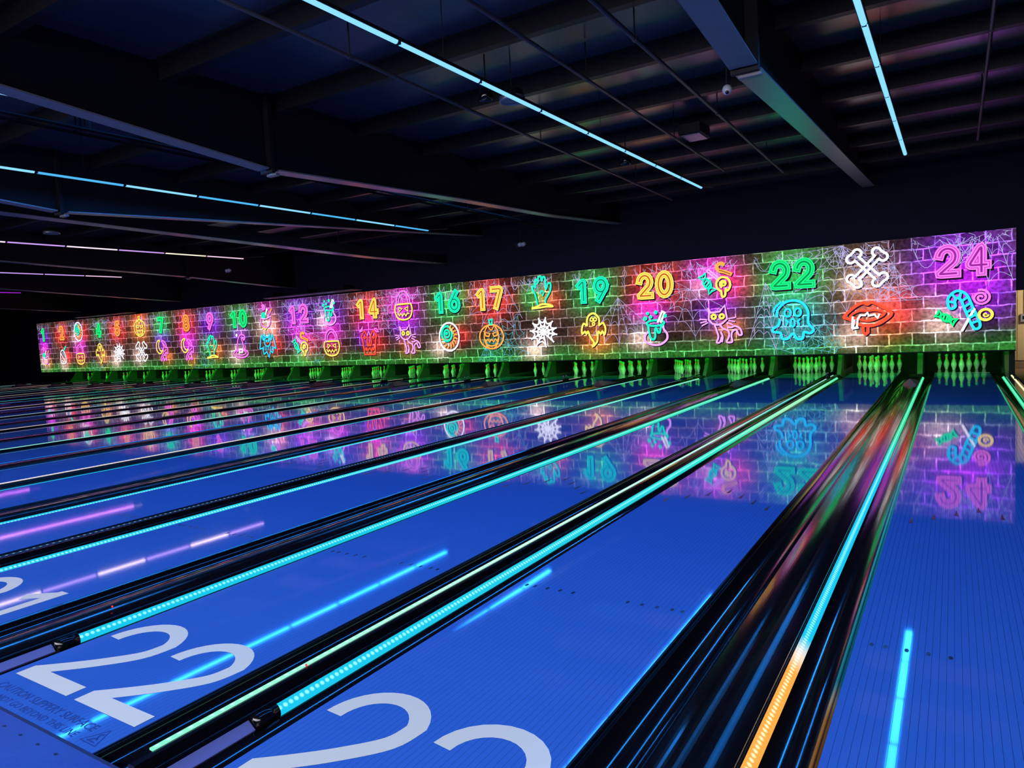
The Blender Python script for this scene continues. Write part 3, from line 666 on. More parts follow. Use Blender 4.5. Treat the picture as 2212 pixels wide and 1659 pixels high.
# ------------------------------------------------------------------ pins
PROF = [(0, 0), (0.0255, 0), (0.0287, 0.008), (0.0375, 0.05), (0.049, 0.086), (0.0585, 0.118), (0.0605, 0.135), (0.0585, 0.155), (0.0515, 0.185), (0.0395, 0.22), (0.0295, 0.245), (0.0248, 0.262),
        (0.0235, 0.272), (0.0228, 0.278), (0.0228, 0.29), (0.0242, 0.3), (0.0285, 0.322), (0.0322, 0.344), (0.031, 0.36), (0.024, 0.374), (0.013, 0.38), (0, 0.381)]
bm = bmesh.new(); lathe(bm, PROF, 18); PIN_ME = bpy.data.meshes.new('pin_body'); bm.normal_update(); bm.to_mesh(PIN_ME); bm.free(); PIN_ME.materials.append(M_PIN)
mis = [1 if (0.256 < (PROF[i][1]+PROF[i+1][1])/2 < 0.27 or 0.284 < (PROF[i][1]+PROF[i+1][1])/2 < 0.296) else 0 for i in range(len(PROF)-1)]
bm = bmesh.new(); lathe(bm, PROF, 10, mis=mis); PINF_ME = bpy.data.meshes.new('pin'); bm.normal_update(); bm.to_mesh(PINF_ME); bm.free(); PINF_ME.materials.append(M_PIN); PINF_ME.materials.append(M_STRIPE)
def stripe_me(z, r):
    bm = bmesh.new(); lathe(bm, [(r-0.004, z), (r+0.0012, z), (r+0.001, z+0.009), (r-0.004, z+0.009)], 18)
    me = bpy.data.meshes.new('neck_stripe'); bm.normal_update(); bm.to_mesh(me); bm.free(); me.materials.append(M_STRIPE); return me
ST1, ST2 = stripe_me(0.262, 0.0246), stripe_me(0.284, 0.0230)
for me in (PIN_ME, PINF_ME, ST1, ST2):
    for p in me.polygons: p.use_smooth = True
POS = [('front pin', 0, 0), ('left pin of the second row', 1, 0), ('right pin of the second row', 1, 1), ('left pin of the third row', 2, 0), ('middle pin of the third row', 2, 1), ('right pin of the third row', 2, 2),
       ('leftmost back row pin', 3, 0), ('inner left back row pin', 3, 1), ('inner right back row pin', 3, 2), ('rightmost back row pin', 3, 3)]
MISSING = {17: (0, 1, 3, 6, 7), 16: (5, 8, 9), 10: (0, 1, 2, 3, 4, 5, 7, 8), 2: (), 13: (4,)}
for n in range(24, 0, -1):
    for i, (nm, r, k) in enumerate(POS):
        if i in MISSING.get(n, ()): continue
        loc = (cx(n)+(k-r/2)*0.3048, 18.288+r*0.264, 0.0006)
        if n >= 19:
            o = empty('bowling_pin', loc); inst('pin_body', PIN_ME, o); inst('neck_stripe', ST1, o); inst('neck_stripe', ST2, o)
        else:
            o = bpy.data.objects.new('bowling_pin', PINF_ME); C.objects.link(o); o.location = loc
        o.rotation_euler = (0, 0, R.uniform(0, 6))
        tag(o, 'green lit pin under the neon %s, %s' % (UP[n], nm), 'bowling pin', 'pins under the %s' % UP[n])

# ------------------------------------------------------------------ the mural above the pins: a back-lit printed panel
NE = {'pk': (1.0, 0.16, 0.72), 'pl': (0.85, 0.33, 0.95), 'gr': (0.01, 0.85, 0.2), 'te': (0.01, 0.85, 0.45), 'ye': (1.0, 0.68, 0.1), 'or': (1.0, 0.33, 0.06), 're': (1.0, 0.07, 0.03),
      'wh': (1.0, 0.97, 1.0), 'cy': (0.02, 0.6, 0.95), 'pu': (0.72, 0.22, 0.95), 'sh': (0.012, 0.006, 0.02), 'lm': (0.75, 0.95, 0.15)}
NEON = {k: emit('neon_'+k, c, 1.5 if k != 'sh' else 1.0) for k, c in NE.items()}
Y0 = YM-0.001
ZU, ZL = 2.46, 1.38                      # centre heights of the upper and the lower row
# glow printed around the motifs: colour spots (dx, dz, radius, strength, colour)
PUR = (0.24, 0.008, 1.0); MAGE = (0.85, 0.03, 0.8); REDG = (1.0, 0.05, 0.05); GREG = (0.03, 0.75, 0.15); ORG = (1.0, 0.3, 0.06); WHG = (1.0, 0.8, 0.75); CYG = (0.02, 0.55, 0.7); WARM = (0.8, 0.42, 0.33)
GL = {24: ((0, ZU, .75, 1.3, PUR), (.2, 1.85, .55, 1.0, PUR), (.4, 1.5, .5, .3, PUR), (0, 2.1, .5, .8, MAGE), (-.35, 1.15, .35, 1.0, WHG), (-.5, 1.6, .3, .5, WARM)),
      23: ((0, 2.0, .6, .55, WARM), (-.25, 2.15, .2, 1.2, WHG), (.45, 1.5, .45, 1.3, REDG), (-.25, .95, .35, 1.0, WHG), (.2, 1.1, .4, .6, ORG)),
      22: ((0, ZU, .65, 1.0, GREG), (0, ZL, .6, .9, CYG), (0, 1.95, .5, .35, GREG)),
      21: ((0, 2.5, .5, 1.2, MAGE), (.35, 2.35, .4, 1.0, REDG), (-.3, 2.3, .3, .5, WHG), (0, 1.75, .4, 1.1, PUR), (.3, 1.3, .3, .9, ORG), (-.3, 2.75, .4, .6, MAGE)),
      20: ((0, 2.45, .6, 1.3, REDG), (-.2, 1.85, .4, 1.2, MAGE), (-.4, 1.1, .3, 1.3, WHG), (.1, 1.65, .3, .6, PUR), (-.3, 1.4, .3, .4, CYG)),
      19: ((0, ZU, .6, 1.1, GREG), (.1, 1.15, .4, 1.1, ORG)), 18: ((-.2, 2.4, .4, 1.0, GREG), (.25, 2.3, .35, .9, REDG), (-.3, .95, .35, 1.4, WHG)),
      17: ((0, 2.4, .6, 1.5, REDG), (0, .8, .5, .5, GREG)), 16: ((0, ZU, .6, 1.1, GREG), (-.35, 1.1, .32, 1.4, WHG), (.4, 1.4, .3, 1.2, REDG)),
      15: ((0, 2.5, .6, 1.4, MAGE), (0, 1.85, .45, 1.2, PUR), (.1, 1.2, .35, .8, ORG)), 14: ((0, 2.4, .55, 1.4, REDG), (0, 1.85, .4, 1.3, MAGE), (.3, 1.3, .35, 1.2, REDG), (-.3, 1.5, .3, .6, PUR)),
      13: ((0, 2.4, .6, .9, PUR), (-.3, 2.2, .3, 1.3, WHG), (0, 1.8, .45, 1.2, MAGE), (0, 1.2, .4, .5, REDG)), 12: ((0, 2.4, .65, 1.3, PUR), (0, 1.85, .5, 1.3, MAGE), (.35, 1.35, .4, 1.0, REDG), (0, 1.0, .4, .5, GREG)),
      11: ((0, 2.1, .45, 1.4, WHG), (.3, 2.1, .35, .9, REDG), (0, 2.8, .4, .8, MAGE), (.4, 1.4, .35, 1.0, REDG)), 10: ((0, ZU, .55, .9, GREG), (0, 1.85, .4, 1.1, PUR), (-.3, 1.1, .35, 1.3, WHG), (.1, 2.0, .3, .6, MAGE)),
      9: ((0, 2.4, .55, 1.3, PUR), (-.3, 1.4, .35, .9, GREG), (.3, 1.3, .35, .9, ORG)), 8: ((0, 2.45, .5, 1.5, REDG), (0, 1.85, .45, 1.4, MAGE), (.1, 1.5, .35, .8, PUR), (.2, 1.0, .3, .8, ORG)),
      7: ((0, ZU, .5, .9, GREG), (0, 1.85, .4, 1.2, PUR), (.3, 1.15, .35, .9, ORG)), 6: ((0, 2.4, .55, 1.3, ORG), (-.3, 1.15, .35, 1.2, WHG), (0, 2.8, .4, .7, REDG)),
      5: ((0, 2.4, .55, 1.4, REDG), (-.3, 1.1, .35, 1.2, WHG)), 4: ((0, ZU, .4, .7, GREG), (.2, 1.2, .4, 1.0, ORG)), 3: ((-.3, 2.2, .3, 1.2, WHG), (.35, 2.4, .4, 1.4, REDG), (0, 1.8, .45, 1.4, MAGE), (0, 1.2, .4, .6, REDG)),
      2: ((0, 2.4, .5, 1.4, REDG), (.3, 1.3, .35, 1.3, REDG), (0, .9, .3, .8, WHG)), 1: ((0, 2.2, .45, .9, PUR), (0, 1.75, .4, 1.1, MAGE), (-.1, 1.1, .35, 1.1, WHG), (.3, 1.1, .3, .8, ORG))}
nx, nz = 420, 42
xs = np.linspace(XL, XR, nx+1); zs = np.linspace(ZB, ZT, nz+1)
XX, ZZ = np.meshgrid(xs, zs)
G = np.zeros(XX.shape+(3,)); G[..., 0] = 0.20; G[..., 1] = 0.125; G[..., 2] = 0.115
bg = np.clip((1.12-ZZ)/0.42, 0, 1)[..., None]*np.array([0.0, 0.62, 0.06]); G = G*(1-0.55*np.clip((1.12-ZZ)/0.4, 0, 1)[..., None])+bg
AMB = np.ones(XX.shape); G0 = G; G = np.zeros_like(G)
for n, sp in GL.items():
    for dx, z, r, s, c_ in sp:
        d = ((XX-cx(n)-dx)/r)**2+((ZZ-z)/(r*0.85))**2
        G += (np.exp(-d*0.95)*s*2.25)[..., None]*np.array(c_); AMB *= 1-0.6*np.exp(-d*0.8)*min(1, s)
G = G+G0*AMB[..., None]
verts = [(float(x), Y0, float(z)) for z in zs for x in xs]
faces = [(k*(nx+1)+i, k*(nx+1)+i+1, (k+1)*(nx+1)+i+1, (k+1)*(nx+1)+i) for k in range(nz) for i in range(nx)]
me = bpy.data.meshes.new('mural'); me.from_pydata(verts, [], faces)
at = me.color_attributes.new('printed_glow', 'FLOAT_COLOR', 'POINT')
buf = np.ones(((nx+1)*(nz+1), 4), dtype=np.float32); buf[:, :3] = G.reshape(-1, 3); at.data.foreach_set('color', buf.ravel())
M_MUR = bpy.data.materials.new('mural_print'); M_MUR.use_nodes = True
nt = M_MUR.node_tree; nt.nodes.clear(); NN = nt.nodes.new; LK = nt.links.new
tc = NN('ShaderNodeTexCoord'); sp = NN('ShaderNodeSeparateXYZ'); LK(tc.outputs['Object'], sp.inputs[0])
cb_ = NN('ShaderNodeCombineXYZ'); LK(sp.outputs['X'], cb_.inputs['X']); LK(sp.outputs['Z'], cb_.inputs['Y'])
nz1 = NN('ShaderNodeTexNoise'); nz1.inputs['Scale'].default_value = 3.5; nz1.inputs['Detail'].default_value = 4; LK(cb_.outputs[0], nz1.inputs['Vector'])
vs = NN('ShaderNodeVectorMath'); vs.operation = 'SCALE'; vs.inputs['Scale'].default_value = 0.075; LK(nz1.outputs['Color'], vs.inputs[0])
va = NN('ShaderNodeVectorMath'); va.operation = 'ADD'; LK(cb_.outputs[0], va.inputs[0]); LK(vs.outputs[0], va.inputs[1])
br = NN('ShaderNodeTexBrick'); br.offset = 0.5; br.inputs['Scale'].default_value = 1.0
br.inputs['Brick Width'].default_value = 0.44; br.inputs['Row Height'].default_value = 0.255; br.inputs['Mortar Size'].default_value = 0.015; br.inputs['Mortar Smooth'].default_value = 0.35; br.inputs['Bias'].default_value = 0.0
br.inputs['Color1'].default_value = (0.10, 0.08, 0.07, 1); br.inputs['Color2'].default_value = (0.30, 0.25, 0.22, 1); br.inputs['Mortar'].default_value = (1.0, 0.95, 1.0, 1)
LK(va.outputs[0], br.inputs['Vector'])
nz2 = NN('ShaderNodeTexNoise'); nz2.inputs['Scale'].default_value = 14; nz2.inputs['Detail'].default_value = 5; LK(cb_.outputs[0], nz2.inputs['Vector'])
mr = NN('ShaderNodeMapRange'); mr.inputs['From Min'].default_value = 0.3; mr.inputs['From Max'].default_value = 0.7; mr.inputs['To Min'].default_value = 0.4; mr.inputs['To Max'].default_value = 1.35; LK(nz2.outputs['Fac'], mr.inputs['Value'])
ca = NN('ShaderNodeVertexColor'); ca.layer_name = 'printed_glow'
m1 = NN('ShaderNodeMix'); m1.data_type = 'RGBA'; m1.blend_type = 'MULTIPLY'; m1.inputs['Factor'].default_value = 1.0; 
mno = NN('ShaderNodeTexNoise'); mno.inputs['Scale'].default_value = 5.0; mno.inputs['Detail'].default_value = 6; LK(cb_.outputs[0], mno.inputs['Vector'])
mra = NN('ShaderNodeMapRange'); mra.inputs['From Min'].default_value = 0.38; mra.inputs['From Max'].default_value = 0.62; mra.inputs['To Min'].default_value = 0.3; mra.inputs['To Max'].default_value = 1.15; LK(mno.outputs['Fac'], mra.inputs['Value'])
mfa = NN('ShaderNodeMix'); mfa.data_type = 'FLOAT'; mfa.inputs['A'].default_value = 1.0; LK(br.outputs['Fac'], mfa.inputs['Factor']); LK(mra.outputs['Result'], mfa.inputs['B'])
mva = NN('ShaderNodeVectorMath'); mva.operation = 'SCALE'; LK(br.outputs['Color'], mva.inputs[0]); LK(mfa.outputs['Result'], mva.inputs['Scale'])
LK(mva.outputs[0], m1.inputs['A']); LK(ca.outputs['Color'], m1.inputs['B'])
# mortar keeps a pale edge of its own
m2 = NN('ShaderNodeMix'); m2.data_type = 'RGBA'; m2.blend_type = 'ADD'; m2.inputs['B'].default_value = (0.05, 0.045, 0.065, 1)
LK(br.outputs['Fac'], m2.inputs['Factor']); LK(m1.outputs['Result'], m2.inputs['A'])
vm = NN('ShaderNodeVectorMath'); vm.operation = 'SCALE'; LK(m2.outputs['Result'], vm.inputs[0]); LK(mr.outputs['Result'], vm.inputs['Scale'])
em = NN('ShaderNodeEmission'); em.inputs[1].default_value = 1.6; LK(vm.outputs[0], em.inputs[0]); ou = NN('ShaderNodeOutputMaterial'); LK(em.outputs[0], ou.inputs[0])
me.materials.append(M_MUR)
mural = empty('mural', ((XL+XR)/2, YM, ZB)); tag(mural, 'long glowing halloween brick mural with neon numbers and cobwebs above the pins', 'mural')
OX = (XL+XR)/2
pr = bpy.data.objects.new('brick_print', me); C.objects.link(pr); pr.parent = mural; pr.matrix_parent_inverse = mural.matrix_world.inverted(); pr.location = (0, 0, 0)
mural_inv = Matrix.Translation((-OX, -YM, -ZB))
pr.matrix_parent_inverse = mural_inv
o = obj('backing', boxm(XL, XR, YM, YM+0.05, ZB, ZT), M_BLK, mural); o.matrix_parent_inverse = mural_inv
o = obj('lower_trim', bevel(boxm(XL, XR+0.0, YM-0.02, YM+0.04, ZB-0.025, ZB), 0.004), M_BLK, mural); o.matrix_parent_inverse = mural_inv

def ell(x, y, rx, ry=None, n=18): return (arc(x, y, rx, ry or rx, 0, 360, n)[:-1], True)
def spiral(x, y, r0, r1, turns, n=40, a0=0):
    return ([(x+(r0+(r1-r0)*i/n)*math.cos(a0+2*math.pi*turns*i/n), y+(r0+(r1-r0)*i/n)*math.sin(a0+2*math.pi*turns*i/n)) for i in range(n+1)], False)
def rot2(pts, a, x=0, y=0, s=1):
    c_, s_ = math.cos(math.radians(a)), math.sin(math.radians(a))
    return [(x+s*(px*c_-py*s_), y+s*(px*s_+py*c_)) for px, py in pts]
def bone(a):
    p = []
    for sgn in (1, -1):
        q = arc(.78, .2, .2, .2, 215, 0, 8)[:-1]+arc(.98, 0, .03, .03, 90, -90, 2)+arc(.78, -.2, .2, .2, 0, -215, 8)
        q = [(-.0+x, y) for x, y in ([(0.6, .12)]+arc(.82, .19, .19, .19, 200, -30, 9)+arc(.82, -.19, .19, .19, 30, -200, 9)+[(0.6, -.12)])]
        p += q if sgn == 1 else [(-x, -y) for x, y in q]
    return (rot2(p, a), True)
def candy(x, y, a, s, col):
    body = rot2(arc(0, 0, .42, .26, 0, 360, 18)[:-1], a, x, y, s)
    w1 = rot2([(.4, .1), (.75, .3), (.68, 0), (.75, -.3), (.4, -.1)], a, x, y, s); w2 = rot2([(-.4, .1), (-.75, .3), (-.68, 0), (-.75, -.3), (-.4, -.1)], a, x, y, s)
    st = [rot2([(q, .2), (q+.12, -.2)], a, x, y, s) for q in (-.22, 0.02, .2)]
    return [(col, .085, body, True), (col, .085, w1, False), (col, .085, w2, False)]+[(col, .07, q, False) for q in st]
def m_bones(): return [('wh', .1)+bone(47), ('wh', .1)+bone(133)]
def m_lips():
    o_ = smooth([(-1, .05), (-.55, .5), (-.2, .68), (0, .6), (.2, .68), (.6, .45), (1, .12), (.65, -.25), (.25, -.42), (-.1, -.42), (-.45, -.3), (-.75, -.08)], True, 4)
    i_ = smooth([(-.72, .08), (-.35, .3), (0, .28), (.35, .3), (.72, .14), (.4, -.1), (0, -.2), (-.4, -.08)], True, 4)
    return [('re', .12, o_, True), ('re', .09, i_, True), ('wh', .08, [(-.62, .05), (-.66, -.5), (-.45, -.5), (-.42, -.1), (-.3, .1), (-.1, .08), (0, .2), (.05, .05), (.3, .1), (.42, -.08), (.5, .12)], False),
            ('wh', .08, [(-.55, -.1), (-.62, -.55), (-.38, -.5)], False), ('re', .11, [(-.2, -.35), (-.18, -.75), (-.08, -.84), (.02, -.75), (.02, -.4)], False)]
def m_ghost_blue():
    b = smooth([(-.72, .2), (-.7, .55), (-.35, .92), (.1, 1), (.5, .82), (.72, .4), (.72, -.15), (.95, -.5), (.8, -.68), (.52, -.62), (.45, -.92), (.22, -.95), (.0, -.68), (-.25, -.92), (-.5, -.9), (-.58, -.62), (-.9, -.55), (-.95, -.4), (-.66, -.2), (-.6, .1)], False, 5)
    return [('cy', .11, b, False), ('cy', .09, smooth([(-.9, .45), (-.8, .72), (-.5, .98)], False, 5), False)]+[('cy', .085)+ell(x, .4, .15, .2) for x in (-.22, .25)]+[('cy', .08)+ell(0, -.12, .1, .2), ('cy', .08, [(-.33, .05), (-.22, -.05), (-.3, -.25)], False), ('cy', .08, [(.35, .05), (.24, -.05), (.32, -.25)], False)]
def m_cane():
    o_ = smooth([(-.52, .3), (-.52, .7), (-.2, .98), (.15, .8), (.35, .3), (.65, -.55), (.52, -.78), (.36, -.62), (.1, .1), (-.05, .55), (-.2, .66), (-.28, .5), (-.26, .28), (-.4, .18)], True, 5)
    bars = [[(-.5, .52), (-.3, .45)], [(-.4, .86), (-.25, .66)], [(-.05, .92), (-.1, .64)], [(.2, .68), (.0, .52)], [(.3, .4), (.08, .24)], [(.4, .15), (.16, -.02)], [(.5, -.12), (.24, -.28)], [(.6, -.4), (.32, -.52)]]
    r = [('cy', .1, o_, True)]+[('cy', .09, b, False) for b in bars]
    r += [('pk', .08)+spiral(.68, .62, .04, .36, 2.3), ('wh', .09, [(.45, .15), (-.02, -.85)], False)]
    r += candy(-.62, -.22, -32, .55, 'gr') + [('ye', .1)+ell(.85, -.15, .24), ('ye', .06)+spiral(.85, -.15, .02, .11, 1.0)]
    return r
def m_candies():
    r = candy(-.45, -.15, -60, .72, 'te')
    r += [('pl', .08, [(-.45, .5), (.1, .02)], False), ('pl', .08, [(-.36, .6), (.18, .1)], False), ('pl', .08, [(-.45, .5), (-.36, .6)], False)]
    r += [('or', .17, smooth([(.5, .76), (.32, .86), (.12, .78), (.12, .58), (.28, .46), (.55, .38), (.88, .22)], False, 6), False), ('sh', .03, smooth([(.2, .52), (.5, .4), (.8, .26)], False, 4), False)]
    r += [('ye', .1, smooth([(.2, -.55), (.06, -.35), (.08, -.08), (.3, .12), (.58, .08), (.76, -.12), (.76, -.42), (.62, -.6), (.54, -.52), (.5, -.84), (.38, -.92), (.32, -.82), (.3, -.62)], True, 5), True), ('ye', .08)+spiral(.42, -.22, .03, .2, 1.7)]
    return r
def m_cat():
    head = [(-.42, .9), (-.3, .62), (.18, .66), (.45, .98), (.5, .55), (.55, .25), (.3, .02), (.05, -.05), (-.2, .02), (-.4, .25), (-.38, .6), (-.42, .9)]
    r = [('pl', .08, head, False)]+[('ye', .1)+ell(x, .4, .11) for x in (-.14, .28)]
    r += [('pl', .06, [(-.5, .26), (-.9, .3)], False), ('pl', .06, [(-.5, .18), (-.85, .1)], False), ('pl', .06, [(-.45, .1), (-.78, -.06)], False), ('pl', .06, [(.62, .26), (.98, .3)], False), ('pl', .06, [(.62, .16), (.95, .08)], False), ('pl', .06, [(.55, .06), (.85, -.1)], False)]
    r += [('pl', .08, smooth([(-.1, -.05), (.0, -.35), (.08, -.7), (-.02, -.98), (.15, -.98), (.25, -.7)], False, 4), False), ('pl', .08, smooth([(.18, -.02), (.32, -.25), (.6, -.4), (.62, -.7), (.5, -.98), (.78, -.98), (.75, -.7), (.8, -.45), (1.0, -.35), (1.12, -.62), (1.28, -.6), (1.2, -.3), (.95, -.15), (.75, -.22), (.55, -.2)], False, 4), False), ('pl', .08, smooth([(.25, -.98), (.3, -.7), (.2, -.4)], False, 4), False)]
    return r
def m_flask():
    r = [('pl', .1, smooth([(-.45, .12), (-.42, -.2), (-.62, -.45), (-.6, -.8), (-.2, -1.0), (.25, -.98), (.6, -.72), (.62, -.4), (.45, -.15), (.42, .08)], False, 5), False)]
    r += [('te', .1)+ell(-.02, .22, .5, .16), ('te', .1, smooth([(-.45, .12), (-.38, -.35), (-.3, -.62), (-.15, -.7), (-.05, -.55), (-.05, -.15), (.02, -.08), (.08, -.2), (.12, -.32), (.22, -.3), (.28, -.05), (.42, .1)], False, 4), False)]
    r += [('wh', .1, [(.12, .25), (.38, .85), (.52, .78), (.28, .22)], False)]+[('te', .09)+ell(x, y, s_) for x, y, s_ in ((-.6, .5, .07), (-.28, .58, .05), (.02, .82, .06), (.55, .6, .05), (-.45, .78, .04))]
    return r
def m_ghost():
    b = smooth([(-.1, -1.0), (.2, -.7), (.25, -.35), (.3, -.1), (.45, -.25), (.55, -.1), (.68, -.3), (.75, .05), (.62, .38), (.45, .32), (.36, .3), (.36, .68), (.05, .98), (-.28, .85), (-.4, .55), (-.4, .28), (-.62, .4), (-.75, .05), (-.72, -.2), (-.55, -.08), (-.45, -.22), (-.35, -.08), (-.2, -.45), (.0, -.75)], True, 3)
    return [('ye', .1, b, True), ('ye', .07)+ell(-.1, .62, .09, .1), ('ye', .07)+ell(.12, .62, .09, .1), ('ye', .07)+ell(.02, .36, .07, .09)]
def m_web():
    r = []
    ang = [15, 45, 78, 108, 140, 172, 205, 238, 280, 318, 350]
    P = [(.95*math.cos(math.radians(a)), .95*math.sin(math.radians(a))) for a in ang]
    for p in P: r.append(('wh', .085, [(0, 0), p], False))
    for k in (.86, .52):
        for i in range(len(ang)):
            a, b = P[i], P[(i+1) % len(ang)]; mm = ((a[0]+b[0])/2*.76*k, (a[1]+b[1])/2*.76*k)
            if i != 8: r.append(('wh', .075, smooth([(a[0]*k, a[1]*k), mm, (b[0]*k, b[1]*k)], False, 4), False))
    return r
def m_hand():
    h = smooth([(-.32, -.65), (-.38, -.3), (-.5, .1), (-.62, .3), (-.58, .55), (-.42, .5), (-.44, .85), (-.28, .92), (-.22, .72), (-.18, 1.05), (.0, 1.08), (.06, .8), (.12, 1.02), (.28, .98), (.3, .45), (.34, .3), (.48, .62), (.66, .58), (.62, .2), (.42, -.12), (.26, -.35), (.24, -.62)], False, 4)
    return [('te', .1, h, False), ('te', .08, smooth([(-.1, .05), (.02, .2), (.12, .15)], False, 4), False), ('te', .08, smooth([(.05, -.12), (.2, .15)], False, 4), False), ('te', .07, [(-.5, .42), (-.4, .42)], False), ('te', .07, [(-.34, .68), (-.24, .68)], False),
            ('ye', .1, smooth([(-.75, -.82), (-.4, -.75), (0, -.62), (.45, -.66), (.75, -.8), (.3, -.78), (-.2, -.82), (-.75, -.85)], False, 4), False)]
def m_pumpkin(c='or', f='or', leaf='te'):
    r = [(c, .09)+ell(0, -.12, .9, .78), (c, .07)+ell(0, -.12, .55, .78), (c, .06, smooth([(-.25, .62), (0, .3), (.25, .62)], False, 5), False)]
    r += [(f, .08, [(-.48, .18), (-.1, .08), (-.2, -.1), (-.42, -.05)], True), (f, .08, [(.48, .18), (.1, .08), (.2, -.1), (.42, -.05)], True)]
    r += [(f, .08, [(-.55, -.25), (-.4, -.4), (-.28, -.28), (-.15, -.45), (0, -.3), (.15, -.45), (.28, -.28), (.4, -.4), (.55, -.25)], False), (f, .08, smooth([(-.55, -.25), (-.35, -.62), (0, -.72), (.35, -.62), (.55, -.25)], False, 5), False)]
    r += [(leaf, .09, [(-.08, .68), (-.12, .95), (.12, 1.0), (.08, .68)], True)]
    return r
def m_bucket(top='pk'):
    body = smooth([(-.7, .1), (-.78, -.35), (-.55, -.85), (0, -1.0), (.55, -.85), (.78, -.35), (.7, .1)], False, 5)+[(-.7, .1)]
    r = [('ye', .1, body, False), ('ye', .08, [(-.42, -.12), (-.12, -.22), (-.4, -.42)], True), ('ye', .08, [(.42, -.12), (.12, -.22), (.4, -.42)], True)]
    r += [('ye', .08, [(-.55, -.5), (-.38, -.7), (-.25, -.55), (-.1, -.75), (.05, -.55), (.2, -.75), (.35, -.55), (.52, -.6)], False)]
    r += [(top, .1, smooth([(-.62, -.0), (-.55, .55), (-.2, .95), (.25, .95), (.58, .55), (.62, .1)], False, 5), False), (top, .08, smooth([(-.42, .12), (-.36, .48), (-.1, .75), (.2, .75), (.42, .45), (.45, .12)], False, 5), False)]
    return r
def m_eye():
    r = [('wh', .1)+ell(0, 0, .8, .95), ('te', .12)+ell(-.18, .22, .42, .5), ('te', .1)+ell(-.18, .22, .22, .26), ('te', .1)+ell(-.2, .24, .06)]
    for a in range(-80, 75, 22):
        r.append(('or', .09, [(.68*math.cos(math.radians(a)), .8*math.sin(math.radians(a))), (.48*math.cos(math.radians(a+8)), .58*math.sin(math.radians(a+8))), (.36*math.cos(math.radians(a-6)), .42*math.sin(math.radians(a-6)))], False))
    for a in range(190, 275, 22): r.append(('or', .09, [(.68*math.cos(math.radians(a)), .8*math.sin(math.radians(a))), (.5*math.cos(math.radians(a+8)), .6*math.sin(math.radians(a+8)))], False))
    return r
def m_house():
    r = [('re', .1, [(-.5, -1.0), (-.62, .1), (-.72, .32), (-.42, .75), (-.15, .35), (-.2, -.1), (-.15, -.35), (-.02, -.35), (0, -.1), (.02, -.35), (.15, -.35), (.2, -.1), (.15, .35), (.42, .75), (.72, .32), (.62, .1), (.5, -1.0)], True),
         ('re', .08, [(-.18, -1.0), (-.18, -.7), (0, -.55), (.18, -.7), (.18, -1.0)], False), ('re', .09)+ell(-.42, .25, .07), ('re', .09)+ell(.42, .25, .07), ('re', .09)+ell(-.32, -.6, .07), ('re', .09)+ell(.32, -.6, .07)]
    r += [('pk', .08, [(-.85, .75), (-.68, .85), (-.55, 1.05), (-.6, .75), (-.82, .68)], True), ('pk', .08, [(.55, .85), (.75, .85), (.95, .6), (.75, .62), (.6, .75)], True), ('pu', .08, [(-.12, .4), (0, .7), (.12, .4)], False)]
    return r
def m_hat():
    return [('pk', .1)+ell(0, -.55, .9, .36), ('pk', .08)+ell(0, -.5, .6, .2), ('pk', .1, smooth([(-.5, -.35), (-.4, .2), (-.2, .75), (.1, 1.0), (.5, .95), (.6, .7), (.45, .55), (.38, .7), (.2, .65), (.3, .3), (.5, -.35)], False, 5), False),
            ('wh', .1, [(-.2, -.45), (-.2, -.2), (.2, -.2), (.2, -.45)], True), ('wh', .1)+ell(-.4, .98, .07), ('pk', .07, smooth([(.55, .15), (.62, -.1), (.58, -.2)], False, 4), False)]
def m_bat():
    r = [('cy', .1, smooth([(-.95, -.25), (-.8, .4), (-.6, .9), (-.5, .5), (-.38, .55), (-.3, .92), (-.15, .7), (.15, .7), (.3, .92), (.38, .55), (.5, .5), (.6, .9), (.8, .4), (.95, -.25)], False, 3)+[(.7, -.15), (.55, -.6), (.3, -.45), (.1, -.95), (-.15, -.5), (-.5, -.7), (-.6, -.2), (-.95, -.25)], False)]
    r += [('cy', .08)+ell(0, .3, .36, .36), ('cy', .08)+ell(-.12, .38, .06), ('cy', .08)+ell(.12, .38, .06), ('re', .08, [(-.06, .2), (.06, .2)], False)]+[('cy', .07, [(x, -.05), (x*1.1, -.4)], False) for x in (-.5, -.3, -.1, .12, .32, .52)]
    return r
def m_moon():
    r = [('ye', .1, arc(-.45, .35, .5, .62, 80, 330, 18)+arc(-.2, .45, .38, .5, 310, 120, 12), True)]
    z = smooth([(.0, .9), (.35, .8), (.6, .45), (.5, .3), (.75, .2), (.7, -.3), (.4, -.2), (.5, -.9), (.25, -.75), (.1, -.95), (.0, -.6), (-.3, -.95), (-.35, -.7), (-.1, -.35), (.1, -.2), (.05, .1), (.2, .3), (.1, .55)], True, 3)
    r += [('pk', .1, z, True), ('pk', .09, [(.1, .7), (.5, .25)], False), ('pk', .09, [(.2, -.1), (.55, .1)], False), ('pk', .09, [(.1, -.4), (.4, -.5)], False), ('pk', .09, [(-.1, -.6), (.3, -.3)], False)]
    return r
def m_cup():
    return [('pk', .09, smooth([(-.6, -.1), (-.55, -.6), (-.2, -.85), (.2, -.85), (.5, -.55), (.6, .0)], False, 5), False), ('te', .12)+ell(-.25, .1, .22, .2), ('te', .08)+ell(-.25, .1, .06), ('pk', .1)+spiral(-.2, .72, .05, .25, 1.4), ('wh', .11, [(.05, .15), (.2, .55), (.3, .5)], False),
            ('pk', .1, [(.35, .0), (.75, .5)], False), ('or', .1, [(.55, .3), (.8, .6)], False), ('ye', .08, [(-.5, -1.0), (-.3, -.9), (-.1, -1.05), (.05, -.9)], False), ('pl', .08, [(-.6, -.1), (-.2, -.2), (.2, -.15), (.6, 0)], False)]
